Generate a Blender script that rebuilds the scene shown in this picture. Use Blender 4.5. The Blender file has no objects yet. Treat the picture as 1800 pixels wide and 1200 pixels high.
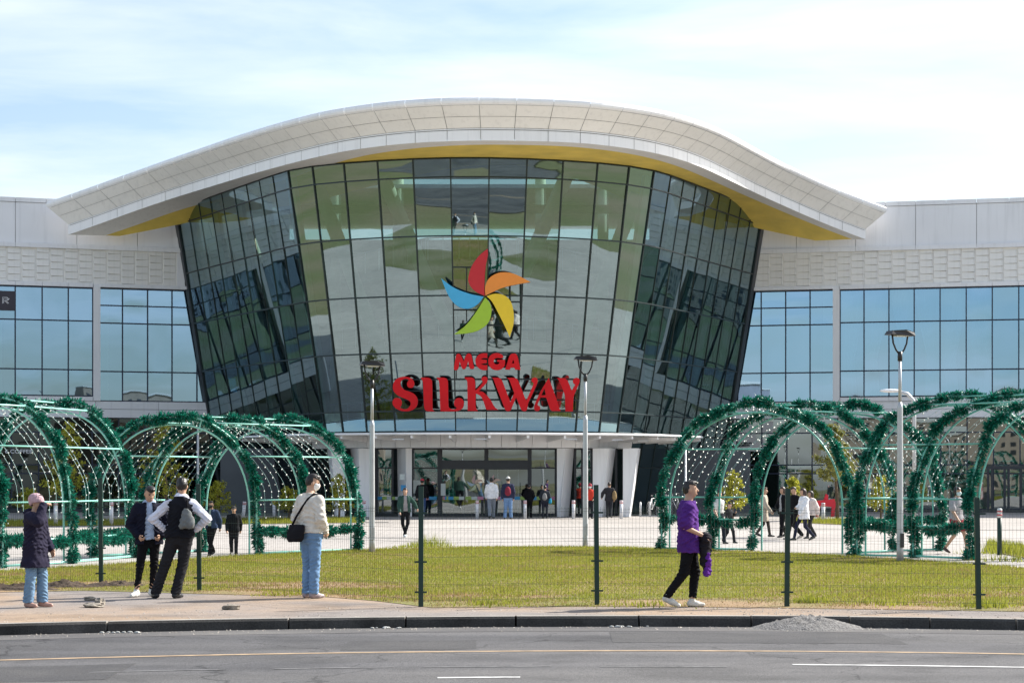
import bpy, bmesh, math, random
import numpy as np
from mathutils import Vector, Matrix
random.seed(7); RNG = np.random.default_rng(7)
S = bpy.context.scene
C = S.collection
# ------------------------------------------------------------------ camera
F, CX, HY, CH = 3400.0, 900.0, 838.0, 1.8      # focal length, centre column, horizon row (photo pixels), eye height
cam_d = bpy.data.cameras.new('camera'); cam = bpy.data.objects.new('camera', cam_d); C.objects.link(cam)
cam.location = (0, 0, CH); cam.rotation_euler = (math.radians(90), 0, 0)
cam_d.sensor_width = 36; cam_d.lens = F/1800*36; cam_d.shift_y = (HY-600)/1800
cam_d.clip_start = 0.5; cam_d.clip_end = 4000
S.camera = cam
# ------------------------------------------------------------------ sky and sun
SUN_AZ, SUN_EL = math.radians(62), math.radians(38)      # azimuth from the view axis towards the right
world = bpy.data.worlds.new('World'); S.world = world; world.use_nodes = True
wn, wl = world.node_tree.nodes, world.node_tree.links
wn.clear()
wo = wn.new('ShaderNodeOutputWorld'); bg = wn.new('ShaderNodeBackground'); sky = wn.new('ShaderNodeTexSky')
sky.sky_type = 'NISHITA'; sky.sun_disc = False; sky.sun_elevation = SUN_EL; sky.sun_rotation = SUN_AZ
sky.air_density = 1.0; sky.dust_density = 1.6; sky.ozone_density = 1.0
bg.inputs['Strength'].default_value = 0.10
tc = wn.new('ShaderNodeTexCoord'); mp = wn.new('ShaderNodeMapping')
mp.inputs['Scale'].default_value = (2.2, 2.2, 15.0); mp.inputs['Rotation'].default_value = (0.03, 0.06, 0.4)
nz = wn.new('ShaderNodeTexNoise'); nz.inputs['Scale'].default_value = 1.7; nz.inputs['Detail'].default_value = 9; nz.inputs['Roughness'].default_value = 0.55
nz.inputs['Distortion'].default_value = 0.25
rmp = wn.new('ShaderNodeValToRGB'); rmp.color_ramp.elements[0].position = 0.37; rmp.color_ramp.elements[0].color = (0.0, 0.0, 0.0, 1)
rmp.color_ramp.elements[1].position = 0.72; rmp.color_ramp.elements[1].color = (0.6, 0.6, 0.6, 1)
mx = wn.new('ShaderNodeMix'); mx.data_type = 'RGBA'
mx.inputs['B'].default_value = (6.3, 6.5, 6.6, 1)
wl.new(tc.outputs['Generated'], mp.inputs['Vector']); wl.new(mp.outputs['Vector'], nz.inputs['Vector'])
wl.new(nz.outputs['Fac'], rmp.inputs['Fac']); wl.new(rmp.outputs['Color'], mx.inputs['Factor'])
wl.new(sky.outputs['Color'], mx.inputs['A']); wl.new(mx.outputs['Result'], bg.inputs['Color']); wl.new(bg.outputs['Background'], wo.inputs['Surface'])
sd = bpy.data.lights.new('sun', 'SUN'); sun = bpy.data.objects.new('sun', sd); C.objects.link(sun)
sd.energy = 4.6; sd.angle = math.radians(0.53); sd.color = (1.0, 0.95, 0.87)
sdir = Vector((math.sin(SUN_AZ)*math.cos(SUN_EL), math.cos(SUN_AZ)*math.cos(SUN_EL), math.sin(SUN_EL)))
sun.rotation_euler = sdir.to_track_quat('Z', 'Y').to_euler(); sun.location = (60, 40, 60)
S.view_settings.view_transform = 'Standard'; S.view_settings.look = 'None'; S.view_settings.gamma = 1
S.view_settings.use_curve_mapping = False; S.view_settings.exposure = 1.05
S.render.engine = 'CYCLES'
S.cycles.max_bounces = 8; S.cycles.transparent_max_bounces = 16; S.cycles.use_denoising = True
S.cycles.caustics_reflective = False; S.cycles.caustics_refractive = False

# ------------------------------------------------------------------ helpers
def P(px, py, d):                 # a photo pixel at depth d
    return Vector(((px-CX)*d/F, d, CH+(HY-py)*d/F))
def G(px, py, z=0.0):             # a photo pixel on the ground
    d = (CH-z)*F/(py-HY)
    return Vector(((px-CX)*d/F, d, z))
def Z(py, d): return CH+(HY-py)*d/F
def XX(px, d): return (px-CX)*d/F

def tag(o, label=None, cat=None, group=None, kind=None):
    if label: o['label'] = label
    if cat: o['category'] = cat
    if group: o['group'] = group
    if kind: o['kind'] = kind
    return o
def thing(name, label, cat, loc=(0, 0, 0), rz=0.0, group=None):
    o = bpy.data.objects.new(name, None); C.objects.link(o); o.location = loc; o.rotation_euler = (0, 0, rz)
    o.empty_display_size = 0.2
    return tag(o, label, cat, group)
def link(name, me, mat=None, parent=None, smooth=False):
    if mat is not None and not me.materials: me.materials.append(mat)
    o = bpy.data.objects.new(name, me); C.objects.link(o)
    if parent: o.parent = parent
    if smooth: me.shade_smooth()
    return o
def np_mesh(name, V, Fc):
    V = np.asarray(V, dtype=np.float32); Fc = np.asarray(Fc, dtype=np.int32)
    me = bpy.data.meshes.new(name); k = Fc.shape[1]
    me.vertices.add(len(V)); me.vertices.foreach_set('co', V.ravel())
    me.loops.add(Fc.size); me.loops.foreach_set('vertex_index', Fc.ravel())
    me.polygons.add(len(Fc)); me.polygons.foreach_set('loop_start', np.arange(0, Fc.size, k, dtype=np.int32))
    me.polygons.foreach_set('loop_total', np.full(len(Fc), k, dtype=np.int32))
    me.update(calc_edges=True); return me
def frame_of(d):
    d = d.normalized(); u = Vector((0, 0, 1)) if abs(d.z) < 0.9 else Vector((1, 0, 0))
    a = d.cross(u).normalized(); return a, a.cross(d).normalized()
class MB:
    def __init__(s): s.v = []; s.f = []
    def add(s, vs, fs):
        n = len(s.v); s.v += [tuple(x) for x in vs]; s.f += [tuple(i+n for i in f) for f in fs]; return s
    def box(s, c, size, rz=0.0):
        hx, hy, hz = size[0]/2, size[1]/2, size[2]/2; ca, sa = math.cos(rz), math.sin(rz); vs = []
        for z in (-hz, hz):
            for x, y in ((-hx, -hy), (hx, -hy), (hx, hy), (-hx, hy)):
                vs.append((c[0]+x*ca-y*sa, c[1]+x*sa+y*ca, c[2]+z))
        return s.add(vs, [(3, 2, 1, 0), (4, 5, 6, 7), (0, 1, 5, 4), (1, 2, 6, 5), (2, 3, 7, 6), (3, 0, 4, 7)])
    def hexa(s, a, b):            # two matching quads
        return s.add(list(a)+list(b), [(0, 1, 2, 3), (7, 6, 5, 4), (0, 4, 5, 1), (1, 5, 6, 2), (2, 6, 7, 3), (3, 7, 4, 0)])
    def tube(s, pts, r, n=8, cap=True):
        pts = [Vector(p) for p in pts]; rs = r if isinstance(r, (list, tuple)) else [r]*len(pts); vs = []; prev = None
        for i, p in enumerate(pts):
            d = (pts[min(i+1, len(pts)-1)]-pts[max(i-1, 0)])
            if prev is None: a, b = frame_of(d)
            else:
                dn = d.normalized(); a = (prev-dn*prev.dot(dn)).normalized(); b = a.cross(dn).normalized()
            prev = a
            for k in range(n):
                t = 2*math.pi*k/n; vs.append(p+(a*math.cos(t)+b*math.sin(t))*rs[i])
        fs = []
        for i in range(len(pts)-1):
            for k in range(n):
                k2 = (k+1) % n; fs.append((i*n+k, i*n+k2, (i+1)*n+k2, (i+1)*n+k))
        if cap: fs += [tuple(range(n-1, -1, -1)), tuple(range((len(pts)-1)*n, len(pts)*n))]
        return s.add(vs, fs)
    def bar(s, a, b, w, h, up=Vector((0, 0, 1))):   # rectangular bar from a to b
        a, b = Vector(a), Vector(b); d = (b-a).normalized(); x = d.cross(up)
        if x.length < 1e-4: x = d.cross(Vector((0, 1, 0)))
        x = x.normalized()*w/2; y = x.cross(d).normalized()*h/2
        q = lambda p: [p-x-y, p+x-y, p+x+y, p-x+y]
        return s.hexa(q(a), q(b))
    def sphere(s, c, r, nu=10, nv=6, sc=(1, 1, 1)):
        vs = [(c[0], c[1], c[2]-r*sc[2])]
        for j in range(1, nv):
            t = -math.pi/2+math.pi*j/nv
            for i in range(nu):
                u = 2*math.pi*i/nu; vs.append((c[0]+r*sc[0]*math.cos(t)*math.cos(u), c[1]+r*sc[1]*math.cos(t)*math.sin(u), c[2]+r*sc[2]*math.sin(t)))
        vs.append((c[0], c[1], c[2]+r*sc[2])); fs = [(0, 1+(i+1) % nu, 1+i) for i in range(nu)]
        for j in range(nv-2):
            for i in range(nu): fs.append((1+j*nu+i, 1+j*nu+(i+1) % nu, 1+(j+1)*nu+(i+1) % nu, 1+(j+1)*nu+i))
        t = len(vs)-1; b = 1+(nv-2)*nu; fs += [(t, b+i, b+(i+1) % nu) for i in range(nu)]
        return s.add(vs, fs)
    def prism(s, poly, z0, z1):
        n = len(poly)
        return s.add([(p[0], p[1], z0) for p in poly]+[(p[0], p[1], z1) for p in poly],
                     [tuple(range(n-1, -1, -1)), tuple(range(n, 2*n))]+[(i, (i+1) % n, n+(i+1) % n, n+i) for i in range(n)])
    def mesh(s, name, fix=True):
        me = bpy.data.meshes.new(name); me.from_pydata(s.v, [], s.f); me.update()
        if fix:
            bm = bmesh.new(); bm.from_mesh(me); bmesh.ops.recalc_face_normals(bm, faces=bm.faces); bm.to_mesh(me); bm.free()
        return me
    def build(s, name, mat, parent=None, smooth=False, fix=True):
        return link(name, s.mesh(name, fix), mat, parent, smooth)

# ------------------------------------------------------------------ materials
MATS = {}
def mat(name, col, rough=0.6, var=0.12, scale=4.0, bump=0.0, bscale=40.0, metal=0.0, spec=0.5, island=0.0, sheen=0.0, detail=5.0, objrand=0.0):
    if name in MATS: return MATS[name]
    m = bpy.data.materials.new(name); m.use_nodes = True; n, l = m.node_tree.nodes, m.node_tree.links
    b = n['Principled BSDF']; b.inputs['Roughness'].default_value = rough; b.inputs['Metallic'].default_value = metal
    b.inputs['Specular IOR Level'].default_value = spec
    if sheen: b.inputs['Sheen Weight'].default_value = sheen
    t = n.new('ShaderNodeTexCoord'); g = n.new('ShaderNodeNewGeometry')
    no = n.new('ShaderNodeTexNoise'); no.inputs['Scale'].default_value = scale; no.inputs['Detail'].default_value = detail
    l.new(t.outputs['Object'], no.inputs['Vector'])
    r = n.new('ShaderNodeMapRange'); r.inputs['From Min'].default_value = 0.3; r.inputs['From Max'].default_value = 0.7
    r.inputs['To Min'].default_value = 1-var; r.inputs['To Max'].default_value = 1+var
    l.new(no.outputs['Fac'], r.inputs['Value'])
    hv = n.new('ShaderNodeHueSaturation'); hv.inputs['Color'].default_value = (*col, 1)
    last = r.outputs['Result']
    if island:
        mr = n.new('ShaderNodeMapRange'); mr.inputs['To Min'].default_value = 1-island; mr.inputs['To Max'].default_value = 1+island
        l.new(g.outputs['Random Per Island'], mr.inputs['Value'])
        mu = n.new('ShaderNodeMath'); mu.operation = 'MULTIPLY'; l.new(last, mu.inputs[0]); l.new(mr.outputs['Result'], mu.inputs[1]); last = mu.outputs[0]
    if objrand:          # panel to panel difference in tone, and faint rain streaks
        oi = n.new('ShaderNodeObjectInfo'); mo = n.new('ShaderNodeMapRange'); mo.inputs['To Min'].default_value = 1-objrand; mo.inputs['To Max'].default_value = 1+objrand
        l.new(oi.outputs['Random'], mo.inputs['Value']); mu = n.new('ShaderNodeMath'); mu.operation = 'MULTIPLY'; l.new(last, mu.inputs[0]); l.new(mo.outputs['Result'], mu.inputs[1])
        sm = n.new('ShaderNodeMapping'); sm.inputs['Scale'].default_value = (5, 5, 0.35); l.new(t.outputs['Object'], sm.inputs['Vector'])
        sn = n.new('ShaderNodeTexNoise'); sn.inputs['Scale'].default_value = 1.0; sn.inputs['Detail'].default_value = 4; l.new(sm.outputs['Vector'], sn.inputs['Vector'])
        sr = n.new('ShaderNodeMapRange'); sr.inputs['From Min'].default_value = 0.52; sr.inputs['From Max'].default_value = 0.75; sr.inputs['To Min'].default_value = 1.0; sr.inputs['To Max'].default_value = 0.90
        l.new(sn.outputs['Fac'], sr.inputs['Value']); m2 = n.new('ShaderNodeMath'); m2.operation = 'MULTIPLY'; l.new(mu.outputs[0], m2.inputs[0]); l.new(sr.outputs['Result'], m2.inputs[1]); last = m2.outputs[0]
    l.new(last, hv.inputs['Value']); l.new(hv.outputs['Color'], b.inputs['Base Color'])
    if bump:
        bn = n.new('ShaderNodeTexNoise'); bn.inputs['Scale'].default_value = bscale; bn.inputs['Detail'].default_value = 4
        l.new(t.outputs['Object'], bn.inputs['Vector'])
        bp = n.new('ShaderNodeBump'); bp.inputs['Strength'].default_value = bump; bp.inputs['Distance'].default_value = 0.02
        l.new(bn.outputs['Fac'], bp.inputs['Height']); l.new(bp.outputs['Normal'], b.inputs['Normal'])
    MATS[name] = m; return m
def two_tone(name, c1, c2, scale, lo, hi, rough=0.9, fine=60.0, fvar=0.2, bump=0.3, bscale=60.0, stretch=(1, 1, 1), third=None):
    """two colours in patches, with fine grain on top"""
    m = bpy.data.materials.new(name); m.use_nodes = True; n, l = m.node_tree.nodes, m.node_tree.links
    b = n['Principled BSDF']; b.inputs['Roughness'].default_value = rough; b.inputs['Specular IOR Level'].default_value = 0.3
    t = n.new('ShaderNodeTexCoord'); mpn = n.new('ShaderNodeMapping'); mpn.inputs['Scale'].default_value = stretch
    l.new(t.outputs['Object'], mpn.inputs['Vector'])
    a = n.new('ShaderNodeTexNoise'); a.inputs['Scale'].default_value = scale; a.inputs['Detail'].default_value = 6; l.new(mpn.outputs['Vector'], a.inputs['Vector'])
    r = n.new('ShaderNodeMapRange'); r.inputs['From Min'].default_value = lo; r.inputs['From Max'].default_value = hi; l.new(a.outputs['Fac'], r.inputs['Value'])
    x = n.new('ShaderNodeMix'); x.data_type = 'RGBA'; x.inputs['A'].default_value = (*c1, 1); x.inputs['B'].default_value = (*c2, 1); l.new(r.outputs['Result'], x.inputs['Factor'])
    f = n.new('ShaderNodeTexNoise'); f.inputs['Scale'].default_value = fine; f.inputs['Detail'].default_value = 3; l.new(t.outputs['Object'], f.inputs['Vector'])
    fr = n.new('ShaderNodeMapRange'); fr.inputs['From Min'].default_value = 0.3; fr.inputs['From Max'].default_value = 0.7
    fr.inputs['To Min'].default_value = 1-fvar; fr.inputs['To Max'].default_value = 1+fvar; l.new(f.outputs['Fac'], fr.inputs['Value'])
    hv = n.new('ShaderNodeHueSaturation'); l.new(x.outputs['Result'], hv.inputs['Color']); l.new(fr.outputs['Result'], hv.inputs['Value'])
    l.new(hv.outputs['Color'], b.inputs['Base Color'])
    bn = n.new('ShaderNodeTexNoise'); bn.inputs['Scale'].default_value = bscale; bn.inputs['Detail'].default_value = 4; l.new(t.outputs['Object'], bn.inputs['Vector'])
    bp = n.new('ShaderNodeBump'); bp.inputs['Strength'].default_value = bump; bp.inputs['Distance'].default_value = 0.02; l.new(bn.outputs['Fac'], bp.inputs['Height']); l.new(bp.outputs['Normal'], b.inputs['Normal'])
    MATS[name] = m; return m
def glass(name, tint, gloss, f0, wav=0.004, ws=0.6):
    """reflecting, tinted, see-through pane with slightly wavy reflections"""
    m = bpy.data.materials.new(name); m.use_nodes = True; n, l = m.node_tree.nodes, m.node_tree.links
    n.remove(n['Principled BSDF']); out = n['Material Output']
    tr = n.new('ShaderNodeBsdfTransparent'); tr.inputs['Color'].default_value = (*tint, 1)
    gl = n.new('ShaderNodeBsdfGlossy'); gl.inputs['Color'].default_value = (*gloss, 1); gl.inputs['Roughness'].default_value = 0.012
    fr = n.new('ShaderNodeFresnel'); fr.inputs['IOR'].default_value = 1.5
    mr = n.new('ShaderNodeMapRange'); mr.inputs['From Min'].default_value = 0.04; mr.inputs['To Min'].default_value = f0; l.new(fr.outputs['Fac'], mr.inputs['Value'])
    t = n.new('ShaderNodeTexCoord'); no = n.new('ShaderNodeTexNoise'); no.inputs['Scale'].default_value = ws; no.inputs['Detail'].default_value = 1.0
    l.new(t.outputs['Object'], no.inputs['Vector'])
    bp = n.new('ShaderNodeBump'); bp.inputs['Strength'].default_value = 1.0; bp.inputs['Distance'].default_value = wav
    l.new(no.outputs['Fac'], bp.inputs['Height']); l.new(bp.outputs['Normal'], gl.inputs['Normal'])
    mxs = n.new('ShaderNodeMixShader'); l.new(mr.outputs['Result'], mxs.inputs['Fac']); l.new(tr.outputs[0], mxs.inputs[1]); l.new(gl.outputs[0], mxs.inputs[2])
    l.new(mxs.outputs[0], out.inputs['Surface']); MATS[name] = m; return m
def leaf_mat(name, c, var=0.35, trans=0.35, rough=0.5):
    m = bpy.data.materials.new(name); m.use_nodes = True; n, l = m.node_tree.nodes, m.node_tree.links
    b = n['Principled BSDF']; b.inputs['Roughness'].default_value = rough; b.inputs['Specular IOR Level'].default_value = 0.4
    g = n.new('ShaderNodeNewGeometry'); r = n.new('ShaderNodeMapRange'); r.inputs['To Min'].default_value = 1-var; r.inputs['To Max'].default_value = 1+var
    l.new(g.outputs['Random Per Island'], r.inputs['Value'])
    hv = n.new('ShaderNodeHueSaturation'); hv.inputs['Color'].default_value = (*c, 1); l.new(r.outputs['Result'], hv.inputs['Value'])
    l.new(hv.outputs['Color'], b.inputs['Base Color'])
    tl = n.new('ShaderNodeBsdfTranslucent'); l.new(hv.outputs['Color'], tl.inputs['Color'])
    ms = n.new('ShaderNodeMixShader'); ms.inputs['Fac'].default_value = trans
    l.new(b.outputs[0], ms.inputs[1]); l.new(tl.outputs[0], ms.inputs[2]); l.new(ms.outputs[0], n['Material Output'].inputs['Surface'])
    MATS[name] = m; return m

M_white = mat('white_panel', (0.80, 0.805, 0.825), 0.42, 0.04, 0.35, objrand=0.025)
M_tile = mat('relief_tile', (0.85, 0.835, 0.80), 0.5, 0.03, 0.5, objrand=0.02)
M_roof = mat('roof_panel', (0.90, 0.88, 0.84), 0.45, 0.03, 0.4, objrand=0.02)
M_fascia = mat('fascia_white', (0.90, 0.90, 0.91), 0.35, 0.02, 0.5, objrand=0.015)
M_yellow = mat('yellow_soffit', (0.88, 0.66, 0.14), 0.55, 0.12, 0.9)
M_joint = mat('joint_grey', (0.50, 0.50, 0.49), 0.8, 0.1)
M_mull = mat('mullion_dark', (0.022, 0.034, 0.034), 0.4, 0.1, metal=0.3)
M_mullb = mat('mullion_navy', (0.018, 0.028, 0.055), 0.4, 0.1, metal=0.3)
M_gt = glass('tower_glass', (0.27, 0.44, 0.43), (0.54, 0.70, 0.75), 0.42, 0.007, 0.30)
M_gw = glass('wing_glass', (0.30, 0.48, 0.60), (0.48, 0.72, 0.98), 0.52, 0.004, 0.45)
M_gdk = glass('dark_shop_glass', (0.30, 0.36, 0.38), (0.55, 0.65, 0.70), 0.10, 0.004, 0.5)
M_gd = glass('shop_glass', (0.42, 0.50, 0.52), (0.80, 0.90, 0.95), 0.26, 0.004, 0.5)
M_int = mat('interior_wall', (0.24, 0.27, 0.20), 0.9, 0.1, 0.3)
M_intd = mat('interior_dark', (0.10, 0.11, 0.12), 0.9, 0.2, 0.4)
M_slab = mat('interior_slab', (0.18, 0.20, 0.17), 0.8, 0.1, 0.4)
M_colm = mat('interior_column', (0.46, 0.50, 0.38), 0.6, 0.05)
M_dark = mat('dark_frame', (0.03, 0.035, 0.045), 0.45, 0.1)
M_red = mat('sign_red', (0.66, 0.010, 0.016), 0.55, 0.04, spec=0.2)
M_edge = mat('sign_side', (0.02, 0.03, 0.03), 0.5, 0.1)
M_galv = mat('galvanised', (0.50, 0.52, 0.54), 0.45, 0.1, 3, metal=0.35)
M_black = mat('black_paint', (0.02, 0.02, 0.022), 0.45, 0.1)
M_teal = mat('teal_paint', (0.14, 0.46, 0.38), 0.35, 0.08)
M_mint = mat('mint_paint', (0.30, 0.68, 0.58), 0.35, 0.08)
M_post = mat('fence_green', (0.004, 0.030, 0.022), 0.4, 0.15, 8)
M_wire = mat('wire_green', (0.008, 0.03, 0.02), 0.5, 0.1)
M_garl = leaf_mat('garland_leaf', (0.010, 0.17, 0.115), 0.6, 0.25, 0.4)
M_grass = leaf_mat('grass_blade', (0.255, 0.275, 0.034), 0.3, 0.5, 0.6)
M_grassd = leaf_mat('dry_grass_blade', (0.31, 0.215, 0.10), 0.4, 0.35, 0.7)
M_larch = leaf_mat('larch_needle', (0.36, 0.36, 0.04), 0.45, 0.45, 0.6)
M_pine = leaf_mat('pine_needle', (0.24, 0.24, 0.06), 0.45, 0.35, 0.6)
M_bark = mat('bark', (0.13, 0.09, 0.06), 0.95, 0.3, 12, bump=0.6)
M_bulb = mat('bulb_white', (0.80, 0.80, 0.76), 0.3, 0.02)
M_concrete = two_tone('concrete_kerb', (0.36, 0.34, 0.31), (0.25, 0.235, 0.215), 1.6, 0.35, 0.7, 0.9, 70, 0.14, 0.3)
M_kface = two_tone('kerb_face_shade', (0.055, 0.053, 0.05), (0.10, 0.095, 0.09), 1.2, 0.45, 0.8, 0.9, 50, 0.25, 0.4)  # near-black colour paints the shade of the kerb's front face
M_string = mat('string_wire', (0.35, 0.56, 0.55), 0.6)
M_walk = two_tone('footway', (0.225, 0.20, 0.185), (0.31, 0.23, 0.165), 0.23, 0.44, 0.56, 0.95, 45, 0.16, 0.4, 30)
M_asph = two_tone('asphalt', (0.085, 0.084, 0.088), (0.122, 0.118, 0.116), 0.5, 0.35, 0.65, 0.8, 90, 0.55, 0.5, 110, (0.25, 1, 1))
M_lawn = two_tone('lawn_soil', (0.17, 0.165, 0.05), (0.27, 0.185, 0.105), 0.42, 0.40, 0.58, 0.95, 20, 0.3, 0.6, 25)
M_soil = mat('dark_soil', (0.07, 0.05, 0.035), 0.95, 0.4, 9, bump=0.8, bscale=18)
M_ground = two_tone('open_ground', (0.14, 0.15, 0.06), (0.20, 0.17, 0.10), 0.05, 0.4, 0.6, 0.95, 4, 0.2, 0.2, 8)
M_gravel = mat('gravel_grey', (0.16, 0.155, 0.15), 0.95, 0.5, 30, bump=1.0, bscale=45)
M_linew = mat('road_paint_white', (0.55, 0.55, 0.54), 0.7, 0.35, 6)
M_liney = mat('road_paint_amber', (0.34, 0.245, 0.15), 0.75, 0.3, 5)
def plaza_mat():
    m = two_tone('plaza_paving', (0.44, 0.41, 0.38), (0.385, 0.36, 0.335), 0.12, 0.35, 0.65, 0.85, 6, 0.06, 0.1, 20)
    n, l = m.node_tree.nodes, m.node_tree.links
    b = n['Principled BSDF']; src = b.inputs['Base Color'].links[0].from_socket
    t = n.new('ShaderNodeTexCoord'); br = n.new('ShaderNodeTexBrick'); br.inputs['Scale'].default_value = 1.0
    br.inputs['Brick Width'].default_value = 0.6; br.inputs['Row Height'].default_value = 0.6; br.inputs['Mortar Size'].default_value = 0.012
    br.inputs['Color1'].default_value = (1, 1, 1, 1); br.inputs['Color2'].default_value = (0.9, 0.9, 0.9, 1); br.inputs['Mortar'].default_value = (0.6, 0.6, 0.6, 1)
    l.new(t.outputs['Object'], br.inputs['Vector'])
    mm = n.new('ShaderNodeMix'); mm.data_type = 'RGBA'; mm.blend_type = 'MULTIPLY'; mm.inputs['Factor'].default_value = 1
    l.new(src, mm.inputs['A']); l.new(br.outputs['Color'], mm.inputs['B']); l.new(mm.outputs['Result'], b.inputs['Base Color'])
    return m
M_plaza = plaza_mat()

def wear(m, stain=0.3, sscale=0.7, crack=0.5, cscale=0.3, tracks=0.0, joints=None):
    """stains, cracks, wheel tracks and slab joints worked over a ground material"""
    n, l = m.node_tree.nodes, m.node_tree.links; b = n['Principled BSDF']; cur = b.inputs['Base Color'].links[0].from_socket
    t = n.new('ShaderNodeTexCoord')
    def mul(fac):
        nonlocal cur
        x = n.new('ShaderNodeMix'); x.data_type = 'RGBA'; x.blend_type = 'MULTIPLY'; x.inputs['Factor'].default_value = 1
        l.new(cur, x.inputs['A']); l.new(fac, x.inputs['B']); cur = x.outputs['Result']
    def noise(sc, det, stretch=(1, 1, 1), off=0.0):
        mp_ = n.new('ShaderNodeMapping'); mp_.inputs['Scale'].default_value = stretch; mp_.inputs['Location'].default_value = (off, off*2, 0); l.new(t.outputs['Object'], mp_.inputs['Vector'])
        q = n.new('ShaderNodeTexNoise'); q.inputs['Scale'].default_value = sc; q.inputs['Detail'].default_value = det; l.new(mp_.outputs['Vector'], q.inputs['Vector']); return q
    def rng(src, a0, a1, b0, b1):
        r = n.new('ShaderNodeMapRange'); r.inputs['From Min'].default_value = a0; r.inputs['From Max'].default_value = a1; r.inputs['To Min'].default_value = b0; r.inputs['To Max'].default_value = b1
        l.new(src, r.inputs['Value']); return r.outputs['Result']
    mul(rng(noise(sscale, 8).outputs['Fac'], 0.50, 0.68, 1.0, 1-stain))
    mul(rng(noise(sscale*3.7, 6, off=7.0).outputs['Fac'], 0.56, 0.70, 1.0, 1-stain*0.6))
    if tracks: mul(rng(noise(1.0, 4, (0.03, 0.9, 1), 3.0).outputs['Fac'], 0.38, 0.62, 1-tracks, 1+tracks))
    if crack:
        nd = noise(1.3, 5, off=2.0); v = n.new('ShaderNodeTexVoronoi'); v.feature = 'DISTANCE_TO_EDGE'; v.inputs['Scale'].default_value = cscale
        ad = n.new('ShaderNodeVectorMath'); ad.operation = 'MULTIPLY_ADD'; ad.inputs[1].default_value = (1.5, 1.5, 0); l.new(nd.outputs['Color'], ad.inputs[0]); l.new(t.outputs['Object'], ad.inputs[2]); l.new(ad.outputs[0], v.inputs['Vector'])
        mul(rng(v.outputs['Distance'], 0.0, 0.006, 1-crack, 1.0))
    if joints:
        br = n.new('ShaderNodeTexBrick'); br.inputs['Scale'].default_value = 1.0; br.inputs['Brick Width'].default_value = joints[0]; br.inputs['Row Height'].default_value = joints[1]; br.inputs['Mortar Size'].default_value = 0.012
        br.inputs['Color1'].default_value = (1, 1, 1, 1); br.inputs['Color2'].default_value = (.93, .93, .93, 1); br.inputs['Mortar'].default_value = (.6, .6, .6, 1); l.new(t.outputs['Object'], br.inputs['Vector']); mul(br.outputs['Color'])
    l.new(cur, b.inputs['Base Color'])
wear(M_asph, 0.30, 0.6, 0.55, 0.22, 0.16); wear(M_walk, 0.30, 0.9, 0.35, 0.35); wear(M_plaza, 0.10, 0.25, 0, 1); wear(M_kface, 0.4, 1.5, 0); wear(M_concrete, 0.3, 1.2, 0.3, 0.8)
# ================================================================== ground, road, footway
def sheet(name, pts, z, m, kind='structure'):
    me = bpy.data.meshes.new(name); bm = bmesh.new()
    bm.faces.new([bm.verts.new((p[0], p[1], z)) for p in pts]); bmesh.ops.recalc_face_normals(bm, faces=bm.faces)
    if bm.faces[:][0].normal.z < 0: bmesh.ops.reverse_faces(bm, faces=bm.faces)
    bmesh.ops.triangulate(bm, faces=bm.faces); bm.to_mesh(me); bm.free()
    return tag(link(name, me, m), kind=kind)
def strip(name, a, b, za, zb, m, kind='structure', parent=None):
    n = len(a); V = [(p[0], p[1], za) for p in a]+[(p[0], p[1], zb) for p in b]
    mb = MB().add(V, [(i, i+1, n+i+1, n+i) for i in range(n-1)])
    o = mb.build(name, m, parent, fix=False)
    if kind: tag(o, kind=kind)
    return o
ROADZ = -0.14
def kerb_y(x):                       # the kerb bends gently, as in the photograph
    d = x-1.45; e = 8.5
    if abs(d) <= e: return 25.1-0.0235*d*d
    return 25.1-0.0235*e*e-2*0.0235*e*(abs(d)-e)*0.75
KX = [-70, -45, -30, -20, -14]+[x*0.5 for x in range(-22, 27)]+[16, 22, 32, 45, 70]
def kerb_line(off): return [(x, kerb_y(x)-off) for x in KX]
sheet('ground', [(-1500, -1500), (1500, -1500), (1500, 1800), (-1500, 1800)], -0.2, M_ground)
strip('road', kerb_line(34), kerb_line(-0.02), ROADZ, ROADZ, M_asph)
# lane paint
strip('road_line', kerb_line(3.55), kerb_line(3.43), ROADZ+0.004, ROADZ+0.004, M_liney)
def dash(x0, x1, off, w, name='road_line', m=None):
    n = max(2, int((x1-x0)/0.6)+1); xs = [x0+(x1-x0)*i/(n-1) for i in range(n)]
    strip(name, [(x, kerb_y(x)-off-w) for x in xs], [(x, kerb_y(x)-off) for x in xs], ROADZ+0.005, ROADZ+0.005, m or M_linew)
dash(2.9, 9.5, 5.0, 0.10); dash(-0.72, 0.08, 6.25, 0.10); dash(12, 16, 5.0, 0.1)
M_faint = mat('road_paint_worn', (0.17, 0.17, 0.17), 0.8, 0.5, 8)
for x0, x1 in ((-4.2, -2.9), (-2.4, -1.2), (-0.9, 0.4), (0.9, 2.2)): dash(x0, x1, 5.25+0.03*x0, 0.045, m=M_faint)
# gutter: a dusty strip against the kerb
M_gutter = two_tone('gutter_dust', (0.135, 0.13, 0.125), (0.085, 0.083, 0.085), 0.9, 0.4, 0.65, 0.9, 60, 0.3, 0.4, 80, (0.4, 1, 1))
strip('gutter', kerb_line(0.75), kerb_line(-0.01), ROADZ+0.003, ROADZ+0.003, M_gutter)
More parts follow.
